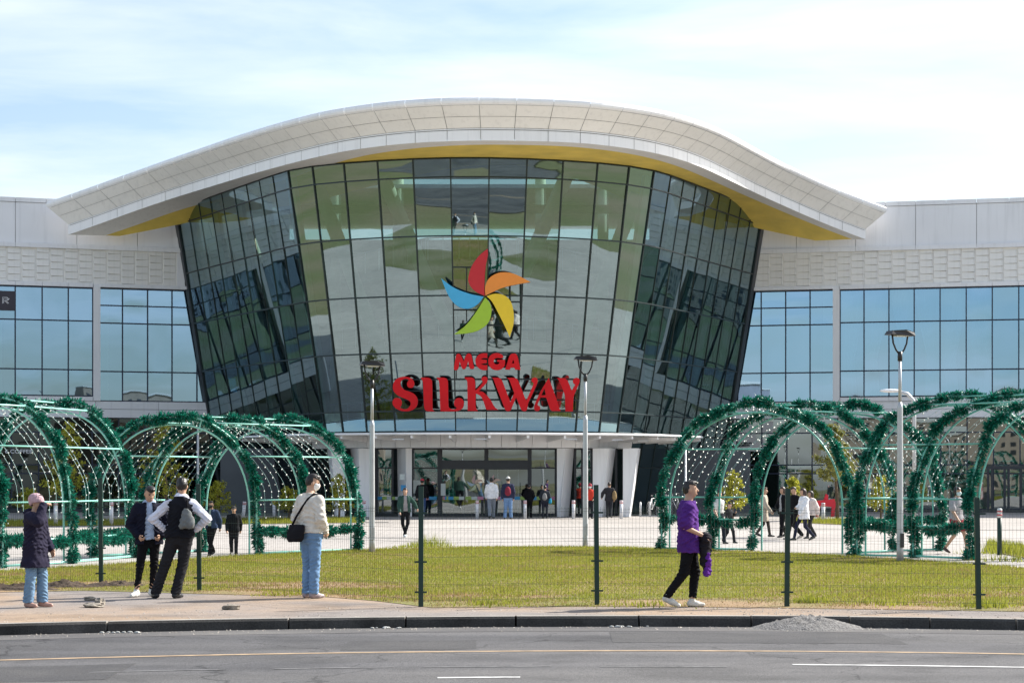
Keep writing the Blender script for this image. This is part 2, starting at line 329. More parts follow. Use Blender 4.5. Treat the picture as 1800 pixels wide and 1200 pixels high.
# repairs in the carriageway
M_patch = two_tone('asphalt_patch', (0.062, 0.061, 0.063), (0.08, 0.078, 0.078), 1.0, 0.4, 0.6, 0.85, 90, 0.5, 0.5, 110)
for x0, x1, o0, o1 in ((-6.6, -3.9, 4.3, 5.9), (1.2, 4.6, 0.9, 2.4), (-1.9, -0.4, 2.0, 3.2)):
    n = 7; xs_ = [x0+(x1-x0)*i/(n-1) for i in range(n)]
    strip('road_patch', [(x+random.uniform(-.03, .03), kerb_y(x)-o1+random.uniform(-.05, .05)) for x in xs_], [(x+random.uniform(-.03, .03), kerb_y(x)-o0+random.uniform(-.05, .05)) for x in xs_], ROADZ+.0025, ROADZ+.0025, M_patch)
# kerb stones, each its own piece
kerb = thing('kerb', 'dark concrete kerb of long stones along the road edge', 'kerb')
kerb_bounds = [-22, -19, -16.2, -13.6, -11, -8.6, -5.05, -2.85, -1.37, 0.05, 1.65, 3.1, 4.35, 5.35, 6.4, 8.4, 10.4, 13, 16]
for i in range(len(kerb_bounds)-1):
    x0, x1 = kerb_bounds[i]+0.012, kerb_bounds[i+1]-0.012; mb = MB(); n = 4; h = random.uniform(-0.006, 0.004)
    ring = []
    for k in range(n+1):
        x = x0+(x1-x0)*k/n; y = kerb_y(x)+random.uniform(-0.004, 0.004)
        ring.append([(x, y, -0.3), (x, y+0.004, -0.028+h), (x, y+0.028, h+0.002), (x, y+0.17, h+0.002), (x, y+0.17, -0.3)])
    V = [v for r in ring for v in r]; Fs = []
    for k in range(n):
        for j in range(5): Fs.append((k*5+j, k*5+(j+1) % 5, (k+1)*5+(j+1) % 5, (k+1)*5+j))
    Fs += [(4, 3, 2, 1, 0), tuple(n*5+j for j in range(5))]
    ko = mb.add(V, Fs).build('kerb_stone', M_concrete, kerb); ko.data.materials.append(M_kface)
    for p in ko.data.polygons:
        if p.normal.y < -0.75: p.material_index = 1  # faces towards the road get the painted shade tone
# lawn, footway, plaza
LF = [(-900, 1052), (-300, 1042), (0, 1040), (150, 1037), (330, 1042), (480, 1046), (560, 1047), (660, 1055), (760, 1067), (950, 1065), (1150, 1065), (1400, 1068), (1750, 1073), (2100, 1080), (2600, 1088)]
LB = [(-900, 1046), (-300, 1024), (0, 1003), (170, 994), (330, 982), (470, 974), (600, 968), (700, 964), (900, 960), (1100, 962), (1320, 969), (1500, 977), (1620, 985), (1800, 998), (2100, 1022), (2600, 1050)]
LFw = [G(*p) for p in LF]; LBw = [G(*p) for p in LB]
sheet('lawn', [(p.x, p.y) for p in LFw]+[(p.x, p.y) for p in reversed(LBw)], 0.0, M_lawn)
foot_front = [(x, kerb_y(x)+0.16) for x in KX if -20 <= x <= 20]
sheet('footway', foot_front+[(20, 30)]+[(p.x, p.y+0.25) for p in reversed(LFw)]+[(-20, 33)], -0.006, M_walk)
sheet('plaza', [(p.x, p.y-0.3) for p in LBw]+[(75, 40), (75, 125), (-75, 125), (-75, 40)], -0.012, M_plaza)
M_lawn2 = two_tone('mown_grass', (0.12, 0.13, 0.05), (0.20, 0.19, 0.12), 0.3, 0.4, 0.6, 0.95, 12, 0.3, 0.5, 20)
# darker courses and a slot drain across the plaza
M_band = mat('paving_band', (0.30, 0.285, 0.27), 0.85, 0.1, 2)
for y0, w_, x0, x1 in ((57.0, .35, -20, 24), (76.5, .4, -30, 30), (66.0, .25, -26, 26), (83.5, .3, -14, 14)): sheet('paving_band', [(x0, y0), (x1, y0), (x1, y0+w_), (x0, y0+w_)], -0.008, M_band)
sheet('slot_drain', [(XX(640, 77), 76.9), (XX(682, 77), 76.9), (XX(682, 77), 77.6), (XX(640, 77), 77.6)], -0.004, M_black)
# far side of the street, behind the camera: seen only in the glass
sheet('verge', [(-70, -60), (70, -60), (70, -16), (-70, -16)], -0.10, M_ground)
# more lawns and drives beside the plaza, out of frame: the glass hall mirrors them
for q in ([(-44, 34), (-17, 38), (-15.5, 43), (-20, 46), (-44, 44)], [(15.5, 36), (42, 33), (44, 43), (22, 45), (17, 42)]):
    sheet('lawn', q, -0.004, M_lawn2)
# strips of grass by the building
STRIPS = [[(-60, 926), (640, 918), (640, 911), (-60, 917)], [(1490, 926), (1620, 930), (1620, 919), (1490, 915)], [(1735, 952), (1830, 962), (1830, 985), (1735, 968)],
          [(1395, 918), (1490, 922), (1490, 914), (1395, 912)]]
for st in STRIPS: sheet('planting_strip', [(G(*p).x, G(*p).y) for p in st], 0.003, M_lawn)

def in_poly(x, y, poly):
    ins = np.zeros(len(x), bool); n = len(poly); j = n-1
    for i in range(n):
        xi, yi = poly[i][0], poly[i][1]; xj, yj = poly[j][0], poly[j][1]
        c = ((yi > y) != (yj > y)) & (x < (xj-xi)*(y-yi)/(yj-yi+1e-12)+xi); ins ^= c; j = i
    return ins
def pnoise(x, y, seed, sc):
    r = np.random.default_rng(seed); v = np.zeros_like(x)
    for k in range(7):
        a = r.uniform(0, 6.28); f = sc*r.uniform(0.5, 2.0); v += np.sin(f*(x*np.cos(a)+y*np.sin(a))+r.uniform(0, 6.28))
    return v/7**0.5
def blades(x, y, h, wid, lean=0.5):
    n = len(x); a = RNG.uniform(0, 6.283, n); t = RNG.uniform(0, 6.283, n)
    w = wid*RNG.uniform(0.6, 1.4, n); lx, ly = np.cos(t)*h*lean*RNG.uniform(0.1, 1, n), np.sin(t)*h*lean*RNG.uniform(0.1, 1, n)
    dx, dy = np.cos(a)*w/2, np.sin(a)*w/2; z0 = np.full(n, -0.004)
    V = np.stack([np.stack([x-dx, y-dy, z0], 1), np.stack([x+dx, y+dy, z0], 1), np.stack([x+lx, y+ly, h], 1)], 1).reshape(-1, 3)
    return V, np.arange(3*n).reshape(-1, 3)
lawn_poly = [(p.x, p.y) for p in LFw]+[(p.x, p.y) for p in reversed(LBw)]
N = 1150000
gx, gy = RNG.uniform(-17, 17, N), RNG.uniform(25, 50, N)
keep = in_poly(gx, gy, lawn_poly) & (np.abs(gx) < gy*0.275+4.5)
gx, gy = gx[keep], gy[keep]
pn = pnoise(gx, gy, 3, 0.9)*0.6+pnoise(gx, gy, 4, 2.6)*0.4
front_y = np.interp(gx, [p.x for p in LFw], [p.y for p in LFw])
back_y = np.interp(gx, [p.x for p in LBw], [p.y for p in LBw])
edge = np.clip((gy-front_y)/2.6, 0, 1)
fp = pnoise(gx, gy, 9, 3.0)
fp2 = pnoise(gx, gy*2.0, 12, 1.3)
edge5 = np.clip((gy-front_y)/np.interp(gx, [-6, 1, 6], [7.0, 4.5, 4.0]), 0, 1)
bare = np.clip((0.8*fp2+0.45*fp+1.35*(1-edge5)-0.65)*1.2, 0, 1)*np.clip(1.3-edge5, 0.35, 1)
dens = np.clip(1.0-0.85*bare, 0.1, 1)
k2 = RNG.uniform(0, 1, len(gx)) < dens
gx, gy, pn, edge, bk, bare = gx[k2], gy[k2], pn[k2], edge[k2], back_y[k2]-gy[k2], bare[k2]
bkf = np.exp(-(np.clip(bk, 0, 9)/0.6)**2)
hh = (0.018+0.034*RNG.uniform(0, 1, len(gx)))*(0.75+0.35*np.clip(pn, -0.6, 1))*(0.65+0.5*edge)+bkf*0.05*RNG.uniform(0, 1, len(gx))
dry = RNG.uniform(0, 1, len(gx)) < np.clip(0.10+0.25*np.clip(pn-0.3, 0, 1)+0.2*(1-edge)**1.5+0.95*bare, 0, 0.97)
V, Fc = blades(gx[~dry], gy[~dry], hh[~dry], 0.011)
tag(link('grass', np_mesh('grass', V, Fc), M_grass), 'short green grass covering the lawn behind the wire fence', 'grass', kind='stuff')
V, Fc = blades(gx[dry], gy[dry], hh[dry], 0.011, 0.9)
tag(link('dry_grass', np_mesh('dry_grass', V, Fc), M_grassd), 'dry straw coloured grass among the green of the lawn', 'grass', kind='stuff')
# taller tufts along the far edge, the plaza strips and the fence
tx, ty, th = [], [], []
for st in STRIPS:
    w = [G(*p) for p in st]; x0, x1 = min(p.x for p in w), max(p.x for p in w); y0, y1 = min(p.y for p in w), max(p.y for p in w)
    n = int((x1-x0)*(y1-y0)*170); a, b = RNG.uniform(x0, x1, n), RNG.uniform(y0, y1, n); q = in_poly(a, b, [(p.x, p.y) for p in w])
    tx.append(a[q]); ty.append(b[q]); th.append(RNG.uniform(0.06, 0.2, q.sum()))
for cx, cy, n, r, h in [(757, 960, 260, 0.45, 0.42), (735, 962, 160, 0.5, 0.22), (1757, 972, 300, 0.6, 0.4), (1790, 985, 260, 0.7, 0.3), (1425, 1058, 240, 0.22, 0.16), (1560, 1062, 200, 0.4, 0.14),
                        (520, 1044, 200, 0.5, 0.12), (1735, 1066, 260, 0.3, 0.15), (860, 1062, 260, 0.5, 0.10), (1130, 1063, 220, 0.5, 0.10)]:
    c = G(cx, cy); a = RNG.normal(0, r, n); b = RNG.normal(0, r*0.6, n); tx.append(c.x+a); ty.append(c.y+b); th.append(h*np.exp(-(a/r)**2*0.6)*RNG.uniform(0.4, 1, n))
V, Fc = blades(np.concatenate(tx), np.concatenate(ty), np.concatenate(th), 0.02, 0.5)
tag(link('tall_grass', np_mesh('tall_grass', V, Fc), M_grass), 'taller rough grass tufts at the lawn edges and in planting strips', 'grass', kind='stuff')

# blocks across the street behind the camera, mirrored in the wing windows
def block(x, y, w, d, h, label, col):
    r = thing('apartment_block', label, 'building', (x, y, 0), 0, 'blocks across the street'); m = mat('render_%s' % str(col), col, .85, .1, .3)
    MB().box((0, 0, h/2), (w, d, h)).build('wall', m, r); MB().box((0, 0, h+.25), (w+.6, d+.6, .5)).build('roof', M_joint, r)
    wm = MB().box((0, 0, 0), (1.6, .12, 1.5)).mesh('window'); wm.materials.append(M_dark)
    nx, nz = int(w/4.2), int(h/3.1)
    for i in range(nx):
        for j in range(nz):
            o = link('window', wm, None, r); o.location = (-w/2+(i+.5)*w/nx, d/2+.03, 1.7+j*3.05)
block(-92, -120, 46, 14, 17, 'grey apartment block mirrored in the lower left windows', (.22, .22, .25))
block(-38, -140, 34, 14, 13, 'tan apartment block mirrored beside the glass hall', (.36, .31, .26))
block(30, -130, 40, 14, 12, 'pale apartment block mirrored right of the glass hall', (.42, .42, .42))
block(98, -120, 46, 14, 14, 'brown apartment block mirrored in the far right windows', (.26, .21, .17))

# loose grit on the footway and in the gutter
r_ = np.random.default_rng(5); n_ = 1900; sx = np.concatenate([r_.uniform(-8, 8, 1500), r_.normal(3.6, .55, 400)]); onw = r_.uniform(0, 1, n_) < .6
sy = np.array([kerb_y(x) for x in sx])+np.where(onw, .2+np.abs(r_.normal(0, 1.2, n_)), -np.abs(r_.normal(0, .22, n_))-.03); sz = np.where(onw, -.006, ROADZ+.003)
ok = ~onw | (sy < np.interp(sx, [p.x for p in LFw], [p.y for p in LFw])+.2); sx, sy, sz = sx[ok], sy[ok], sz[ok]; n_ = len(sx); sr = r_.uniform(.004, .016, n_)
base = np.array([(1, 0, 0), (-.5, .87, 0), (-.5, -.87, 0), (.1, .1, .9)]); V = (base[None]*sr[:, None, None]*r_.uniform(.6, 1.4, (n_, 4, 1))+np.stack([sx, sy, sz], 1)[:, None]).reshape(-1, 3)
i_ = np.arange(n_)[:, None]*4; Fc = np.concatenate([i_+np.array([[0, 1, 3]]), i_+np.array([[1, 2, 3]]), i_+np.array([[2, 0, 3]])])
tag(link('grit', np_mesh('grit', V, Fc), mat('grit', (.22, .20, .18), .95, .2, island=.5)), 'loose grit scattered over the footway and gutter', 'grit', kind='stuff')
# ================================================================== the building
mall = thing('mall_building', 'white mall building with leaning round glass entrance hall under a curved roof', 'building', (-1.84, 90, 0))
MO = Matrix.Translation((1.84, -90, 0))
def part(mb, name, m, parent=None, smooth=False, fix=True):
    """a piece of the building, given in world coordinates"""
    o = mb.build(name, m, None, smooth, fix)
    o.parent = parent or mall
    if parent is None: o.matrix_parent_inverse = MO
    return o
# ---- plan of the glass hall at the reference height, one station per mullion
ANG = [9, 16.5, 22.5, 32, 46, 58]+[63.5]*8
BAY, ZREF, LEAN, XA = 1.6, 12.39, 0.17, -1.84
ANGL = [10, 17, 22.5, 30, 45, 58]+[60.2]*8
def half_plan(angs):
    h = [(BAY/2, 85.0)]
    for a in angs:
        x, y = h[-1]; h.append((x+BAY*math.cos(math.radians(a)), y+BAY*math.sin(math.radians(a))))
    return h
plan = [Vector((XA-x, y)) for x, y in reversed(half_plan(ANGL))]+[Vector((XA+x, y)) for x, y in half_plan(ANG)]      # 30 stations
NS = len(plan); nrm = []
for i in range(NS):
    d = plan[min(i+1, NS-1)]-plan[max(i-1, 0)]; d.normalize(); nrm.append(Vector((d.y, -d.x)))   # outward
MITER = [1/max(0.7, nrm[i].dot(Vector(((plan[min(i+1, NS-1)]-plan[i if i < NS-1 else i-1]).normalized().y, -(plan[min(i+1, NS-1)]-plan[i if i < NS-1 else i-1]).normalized().x)))) for i in range(NS)]
def TP(i, z, o=0.0):                  # point on the hall's glass at station i, height z, pushed out by o
    i0 = int(math.floor(i)); f = i-i0
    q = lambda k: plan[k]+nrm[k]*(LEAN*(z-ZREF)+o)*MITER[k]
    p = q(i0) if f < 1e-6 else q(i0)*(1-f)+q(i0+1)*f
    return Vector((p.x, p.y, z))
ROWS = [3.83, 4.74, 7.31, 9.81, 12.39, 14.91, 15.70]
curtain = part(MB().box((XA, 101.0, 15.76), (20, 3, 0.05)), 'curtain_wall', M_mull)
mb = MB()
for i in range(NS):
    flank = i <= 8 or i >= NS-9
    mb.bar(TP(i, 0.0 if flank else 3.83, 0.0), TP(i, 15.72, 0.0), 0.034 if flank else 0.055, 0.03 if flank else 0.08, up=Vector((nrm[i].x, nrm[i].y, 0)))
    for r in [2.25]+ROWS:
        if i == NS-1 or (r == 2.25 and not (i < 8 or i >= NS-9)): continue
        mb.bar(TP(i, r, 0.01), TP(i+1, r, 0.01), 0.07, 0.055)
part(mb, 'mullion_grid', M_mull, curtain)
def pane(parent, q, m, jitter=0.0045, name='pane'):
    """q: four corners; the pane is tilted by a hair so that neighbours mirror different things"""
    c = sum(q, Vector())/4; n = (q[1]-q[0]).cross(q[3]-q[0]).normalized()
    ja, jb = random.gauss(0, jitter), random.gauss(0, jitter); ux = (q[1]-q[0]).normalized(); uy = (q[3]-q[0]).normalized()
    V = [c+(p-c)*0.985+n*(ja*(p-c).dot(ux)+jb*(p-c).dot(uy)) for p in q]
    # slightly bowed, as sealed panes are
    bow = random.uniform(-0.008, 0.008); G_ = []
    for b in range(4):
        for a in range(4):
            s, t = a/3, b/3; p = V[0]*(1-s)*(1-t)+V[1]*s*(1-t)+V[2]*s*t+V[3]*(1-s)*t
            G_.append(p+n*bow*(16*s*(1-s)*t*(1-t)))
    Fs = [(b*4+a, b*4+a+1, b*4+a+5, b*4+a+4) for b in range(3) for a in range(3)]
    return part(MB().add(G_, Fs), name, m, parent, smooth=True, fix=False)
for i in range(NS-1):
    rows = ([0.12, 2.25] if (i < 8 or i >= NS-9) else [])+ROWS
    for r in range(len(rows)-1):
        pane(curtain, [TP(i, rows[r], -0.02), TP(i+1, rows[r], -0.02), TP(i+1, rows[r+1], -0.02), TP(i, rows[r+1], -0.02)], M_gdk if rows[r+1] < 3.9 and i < 9 else M_gt)
# dark closing strip where hall and wings meet
for i, s in ((0, -1), (NS-1, 1)):
    mb = MB(); a0, a1 = TP(i, 0), TP(i, 15.7); n = Vector((nrm[i].x, nrm[i].y, 0))
    t = Vector((s*0.42, 0.9, 0)).normalized()
    mb.hexa([a0-n*.15, a0+n*.06, a0+n*.06+t*.5, a0-n*.15+t*.5], [a1-n*.15, a1+n*.06, a1+n*.06+t*.5, a1-n*.15+t*.5])
    part(mb, 'corner_strip', M_dark)
# ---- inside the hall
mb = MB(); mb.box((XA, 116, 8), (50, 0.3, 16)); part(mb, 'hall_back_wall', M_int)
mb = MB(); mb.box((XA, 104, 0.02), (36, 26, 0.03)); part(mb, 'hall_floor', M_slab)
def inner(off, z): return [TP(i, z, -off) for i in range(3, NS-3)]
for z, off in ((4.35, 3.4), (8.4, 6.0), (12.2, 7.2)):
    ring = inner(off, z); mb = MB(); n = len(ring)
    back = [Vector((max(-17.5, min(13.8, XA+(p.x-XA)*1.5)), 115.8, z)) for p in ring]
    V = [p for p in ring]+[p for p in back]+[p-Vector((0, 0, .5)) for p in ring]+[p-Vector((0, 0, .5)) for p in back]
    Fs = []
    for i in range(n-1): Fs += [(i, i+1, n+i+1, n+i), (2*n+i, 3*n+i, 3*n+i+1, 2*n+i+1), (i, 2*n+i, 2*n+i+1, i+1)]
    part(mb.add(V, Fs), 'gallery_slab', M_slab)
    mb = MB(); mb.tube([p+Vector((0, 0, 1.05)) for p in ring], 0.04, 5)
    for p in ring[::1]: mb.tube([p, p+Vector((0, 0, 1.05))], 0.02, 4)
    part(mb, 'gallery_rail', M_galv)
for a, b in (((668, 300, 90), (815, 640, 92)), ((1000, 300, 90), (850, 640, 92)), ((560, 330, 92), (700, 700, 94)), ((1120, 340, 92), (980, 700, 94)), ((430, 400, 98), (560, 740, 98)), ((1230, 400, 98), (1100, 740, 98))):
    part(MB().tube([P(*a), P(*b)], 0.34, 10), 'raking_column', M_colm, smooth=True)
for px in (480, 590, 700, 950, 1060, 1170):
    part(MB().tube([P(px, 905, 103), P(px, 270, 103)], 0.3, 10), 'round_column', M_colm, smooth=True)
# pale upright fins just inside the flanks
M_fin = mat('inner_fin', (0.62, 0.72, 0.68), 0.6, 0.06, 0.5)
for i in range(NS-1):
    if not (i < 9 or i >= NS-10) or i % 2: continue
    a, b = i+0.12, i+0.60
    q = lambda z, o: [TP(a, z, o), TP(b, z, o)]
    lo, hi = q(0.1, -0.55), q(15.6, -0.55); lo2, hi2 = q(0.1, -0.75), q(15.6, -0.75)
    part(MB().hexa([lo[0], lo[1], hi[1], hi[0]], [lo2[0], lo2[1], hi2[1], hi2[0]]), 'inner_fin', M_fin)
def glass_y(x, z):
    p = [TP(i, z) for i in range(NS)]; return float(np.interp(x, [q.x for q in p], [q.y for q in p]))
# ---- roof over the hall
FB = [(119.7, 412.5), (171, 395), (240.6, 369.4), (311.4, 345.8), (373.9, 327), (440.6, 306.5), (515.6, 286), (560, 275.6), (600, 266.5), (672, 256.5), (718, 252), (768, 249), (819.4, 247.2),
      (873.6, 247), (926, 247.8), (979, 249.3), (1030, 252.2), (1073, 256.7), (1116.7, 262.7), (1153, 269.3), (1190, 278.5), (1233, 293), (1300, 325.5), (1340, 345), (1416.7, 379), (1466.7, 400), (1521.7, 420.7)]
ZS = 15.72
def fb_world(px, py):
    if 300 <= px <= 1340: d = (ZS-CH)*F/(HY-py)
    elif px < 300: d = np.interp(px, [119.7, 200, 300], [98.2, 97.6, (ZS-CH)*F/(HY-349.6)])
    else: d = np.interp(px, [1340, 1430, 1521.7], [(ZS-CH)*F/(HY-345), 98.4, 99.4])
    return P(px, py, d)
xs = np.linspace(119.7, 1521.7, 400); ys = np.interp(xs, [p[0] for p in FB], [p[1] for p in FB])
W = np.array([fb_world(a, b) for a, b in zip(xs, ys)])
for _ in range(60):
    W[1:-1] = 0.5*W[1:-1]+0.25*(W[:-2]+W[2:])
sl = np.concatenate([[0], np.cumsum(np.linalg.norm(np.diff(W, axis=0), axis=1))]); NP_ = 42; SUB = 3
st = np.linspace(0, sl[-1], NP_*SUB+1); E_ = np.stack([np.interp(st, sl, W[:, k]) for k in range(3)], 1)
dn = np.gradient(E_, axis=0)
on = np.stack([dn[:, 1], -dn[:, 0]], 1); on /= np.linalg.norm(on, axis=1)[:, None]
for _ in range(10): on[1:-1] = (on[:-2]+on[2:]+2*on[1:-1])/4
on /= np.linalg.norm(on, axis=1)[:, None]
u01 = np.linspace(0, 1, len(E_))
for sgn, uu in ((-1, u01), (1, 1-u01)):          # the eave flares sideways at the two tips
    wgt = np.clip(1-uu/0.2, 0, 1)[:, None]**0.8; on = on*(1-wgt)+np.array([[sgn*0.95, -0.3]])*wgt*1.08

creamw = np.interp(u01, [0, 0.12, 0.25, 0.36, 0.5, 0.75, 1], [1.7, 2.1, 2.1, 1.45, 1.1, 0.85, 0.6])
def RP(k, o, dz): return Vector((E_[k, 0]+on[k, 0]*o, E_[k, 1]+on[k, 1]*o, E_[k, 2]+dz))
roof = part(MB().add([RP(k, -0.06, 0.06) for k in range(len(E_))]+[RP(k, -0.08, 0.58) for k in range(len(E_))]+[RP(k, 0.80, 1.36) for k in range(len(E_))]+[RP(k, 0.80, 1.5) for k in range(len(E_))]
            +[RP(k, -3.0, 1.62) for k in range(len(E_))]+[RP(k, -7.5, 1.66) for k in range(len(E_))],
            [(r*len(E_)+k, r*len(E_)+k+1, (r+1)*len(E_)+k+1, (r+1)*len(E_)+k) for r in range(5) for k in range(len(E_)-1)]), 'hall_roof', M_joint)
def rpanel(name, prof, k0, k1, m, gap=0.012, close=True):
    """one sheet panel: prof = list of (out, dz) along its width, between stations k0..k1"""
    mb = MB(); V = []; n = len(prof)
    for k in range(k0, k1+1):
        for (o, dz) in prof:
            p = RP(k, o, dz)
            if k == k0: p = p+(RP(k+1, o, dz)-p).normalized()*gap
            if k == k1: p = p+(RP(k-1, o, dz)-p).normalized()*gap
            V.append(p)
    nk = k1-k0+1
    Fs = [(a*n+b, (a+1)*n+b, (a+1)*n+b+1, a*n+b+1) for a in range(nk-1) for b in range(n-1)]
    return part(mb.add(V, Fs), name, m, roof, smooth=False, fix=False)
roll = [(0.905+0.0, 1.31)]+[(0.86+0.17*math.sin(t), 1.47-0.17*math.cos(t)) for t in [math.radians(a) for a in (25, 55, 85, 115, 145, 170)]]
for j in range(NP_):
    k0, k1 = j*SUB, (j+1)*SUB
    cw = [creamw[k] for k in range(k0, k1+1)]
    rpanel('fascia_panel', [(0.0, 0.0), (0.0, 0.43)], k0, k1, M_fascia)
    rpanel('drip_edge', [(0.02, 0.455), (0.02, 0.50), (-0.05, 0.50)], k0, k1, M_fascia, 0.004)
    rpanel('eave_panel', [(0.0, 0.52), (0.45, 0.905)], k0, k1, M_roof)
    rpanel('eave_panel', [(0.463, 0.918), (0.89, 1.295)], k0, k1, M_roof)
    rpanel('edge_roll', roll, k0, k1, M_fascia)
    mb = MB(); V = []
    for q, k in enumerate(range(k0, k1+1)): V += [RP(k, -0.01, 0.0), RP(k, -creamw[k], 0.015)]
    part(mb.add(V, [(2*a, 2*a+1, 2*a+3, 2*a+2) for a in range(SUB)]), 'soffit_panel', M_roof, roof, fix=False)
    mb = MB(); V = []
    lo, hi = np.interp(j/NP_, [0, 0.12, 0.88, 1], [2.6, 6.5, 6.5, 2.2]), 0
    for q, k in enumerate(range(k0, k1+1)):
        e = np.interp(u01[k], [0, 0.12, 0.88, 1], [2.4, 6.5, 6.5, 2.4])
        V += [RP(k, -creamw[k]-0.03, 0.03), RP(k, -e, 0.03)]
    part(mb.add(V, [(2*a, 2*a+1, 2*a+3, 2*a+2) for a in range(SUB)]), 'yellow_soffit_panel', M_yellow, roof, fix=False)
for k in (0, len(E_)-1):            # closed ends
    prof = [(-0.05, 0.0), (0.0, 0.43), (0.0, 0.52), (0.89, 1.295), (1.03, 1.47), (0.86, 1.64), (-1.5, 1.6)]
    part(MB().add([RP(k, o, dz) for o, dz in prof], [tuple(range(len(prof)))]), 'roof_end_plate', M_fascia, roof)

part(MB().box((XA, 95.5, 17.2), (22, 8, 0.2)), 'unseen_roof_plate', M_joint); part(MB().box((XA, 111.0, 17.2), (34, 17, 0.2)), 'unseen_roof_plate', M_joint)  # unseen plates added to dim the hall; the gap between them admits daylight
# ---- the two wings
class Wing:
    def __init__(s, side):
        s.side = side; s.k, s.b = (0.33, 106.78) if side < 0 else (-0.24, 104.76)      # Y = b + k X
        s.n = Vector((s.k, -1, 0)).normalized()
        s.rz = math.atan(s.k)
    def x(s, px): k = (px-CX)/F; return k*s.b/(1-s.k*k)
    def y(s, x): return s.b+s.k*x
    def pt(s, x, z, o=0.0): return Vector((x, s.y(x), z))+s.n*o
    def slab(s, x0, x1, z0, z1, o0, o1, name, m, parent=None, gap=0.0):
        x0, x1 = min(x0, x1)+gap, max(x0, x1)-gap
        q = lambda o: [s.pt(x0, z0, o), s.pt(x1, z0, o), s.pt(x1, z1, o), s.pt(x0, z1, o)]
        return part(MB().hexa(q(o1), q(o0)), name, m, parent)
    def glaze(s, cols, rows, o, m, mm, wall, skip=None, mw=0.06):
        mb = MB()
        for x in cols: mb.hexa([s.pt(x-mw/2, rows[0], o+.06), s.pt(x+mw/2, rows[0], o+.06), s.pt(x+mw/2, rows[-1], o+.06), s.pt(x-mw/2, rows[-1], o+.06)],
                               [s.pt(x-mw/2, rows[0], o-.1), s.pt(x+mw/2, rows[0], o-.1), s.pt(x+mw/2, rows[-1], o-.1), s.pt(x-mw/2, rows[-1], o-.1)])
        x0, x1 = min(cols), max(cols)
        for z in rows: mb.hexa([s.pt(x0, z-mw/2, o+.05), s.pt(x1, z-mw/2, o+.05), s.pt(x1, z+mw/2, o+.05), s.pt(x0, z+mw/2, o+.05)],
                               [s.pt(x0, z-mw/2, o-.09), s.pt(x1, z-mw/2, o-.09), s.pt(x1, z+mw/2, o-.09), s.pt(x0, z+mw/2, o-.09)])
        part(mb, 'window_frame', mm, wall)
        cs = sorted(cols)
        for a in range(len(cs)-1):
            for b in range(len(rows)-1):
                q = [s.pt(cs[a]+.02, rows[b]+.02, o), s.pt(cs[a+1]-.02, rows[b]+.02, o), s.pt(cs[a+1]-.02, rows[b+1]-.02, o), s.pt(cs[a]+.02, rows[b+1]-.02, o)]
                pane(wall, q, m, 0.0022)
def tile_mesh():
    w, h = 0.66, 0.345; mb = MB()       # a relief tile, proud at its lower right corner
    V = [(-w/2, 0, -h/2), (w/2, 0, -h/2), (w/2, 0, h/2), (-w/2, 0, h/2), (-w/2+.03, -.025, -h/2+.02), (w/2-.02, -.085, -h/2+.02), (w/2-.02, -.05, h/2-.02), (-w/2+.03, -.012, h/2-.02)]
    mb.add(V, [(4, 5, 6, 7), (0, 1, 5, 4), (1, 2, 6, 5), (2, 3, 7, 6), (3, 0, 4, 7), (3, 2, 1, 0)])
    return mb.mesh('tile')
TILE = tile_mesh(); TILE.materials.append(M_tile)
TILEM = TILE.copy()                      # mirrored for the other wing
for v in TILEM.vertices: v.co.x *= -1
TILEM.flip_normals()
OUT_COLS = {-1: [26.7, 74, 120, 163], 1: [1476.8, 1518.8, 1562.6, 1607, 1652.5, 1698.4, 1744.2, 1790.8]}
REC_COLS = {-1: [176, 216.7, 261, 304, 348], 1: [1295.5, 1336.8, 1380, 1423, 1464.6]}
UP_SEAM = {-1: [27, 135, 241.5], 1: [1400, 1504, 1609.5, 1716.6]}
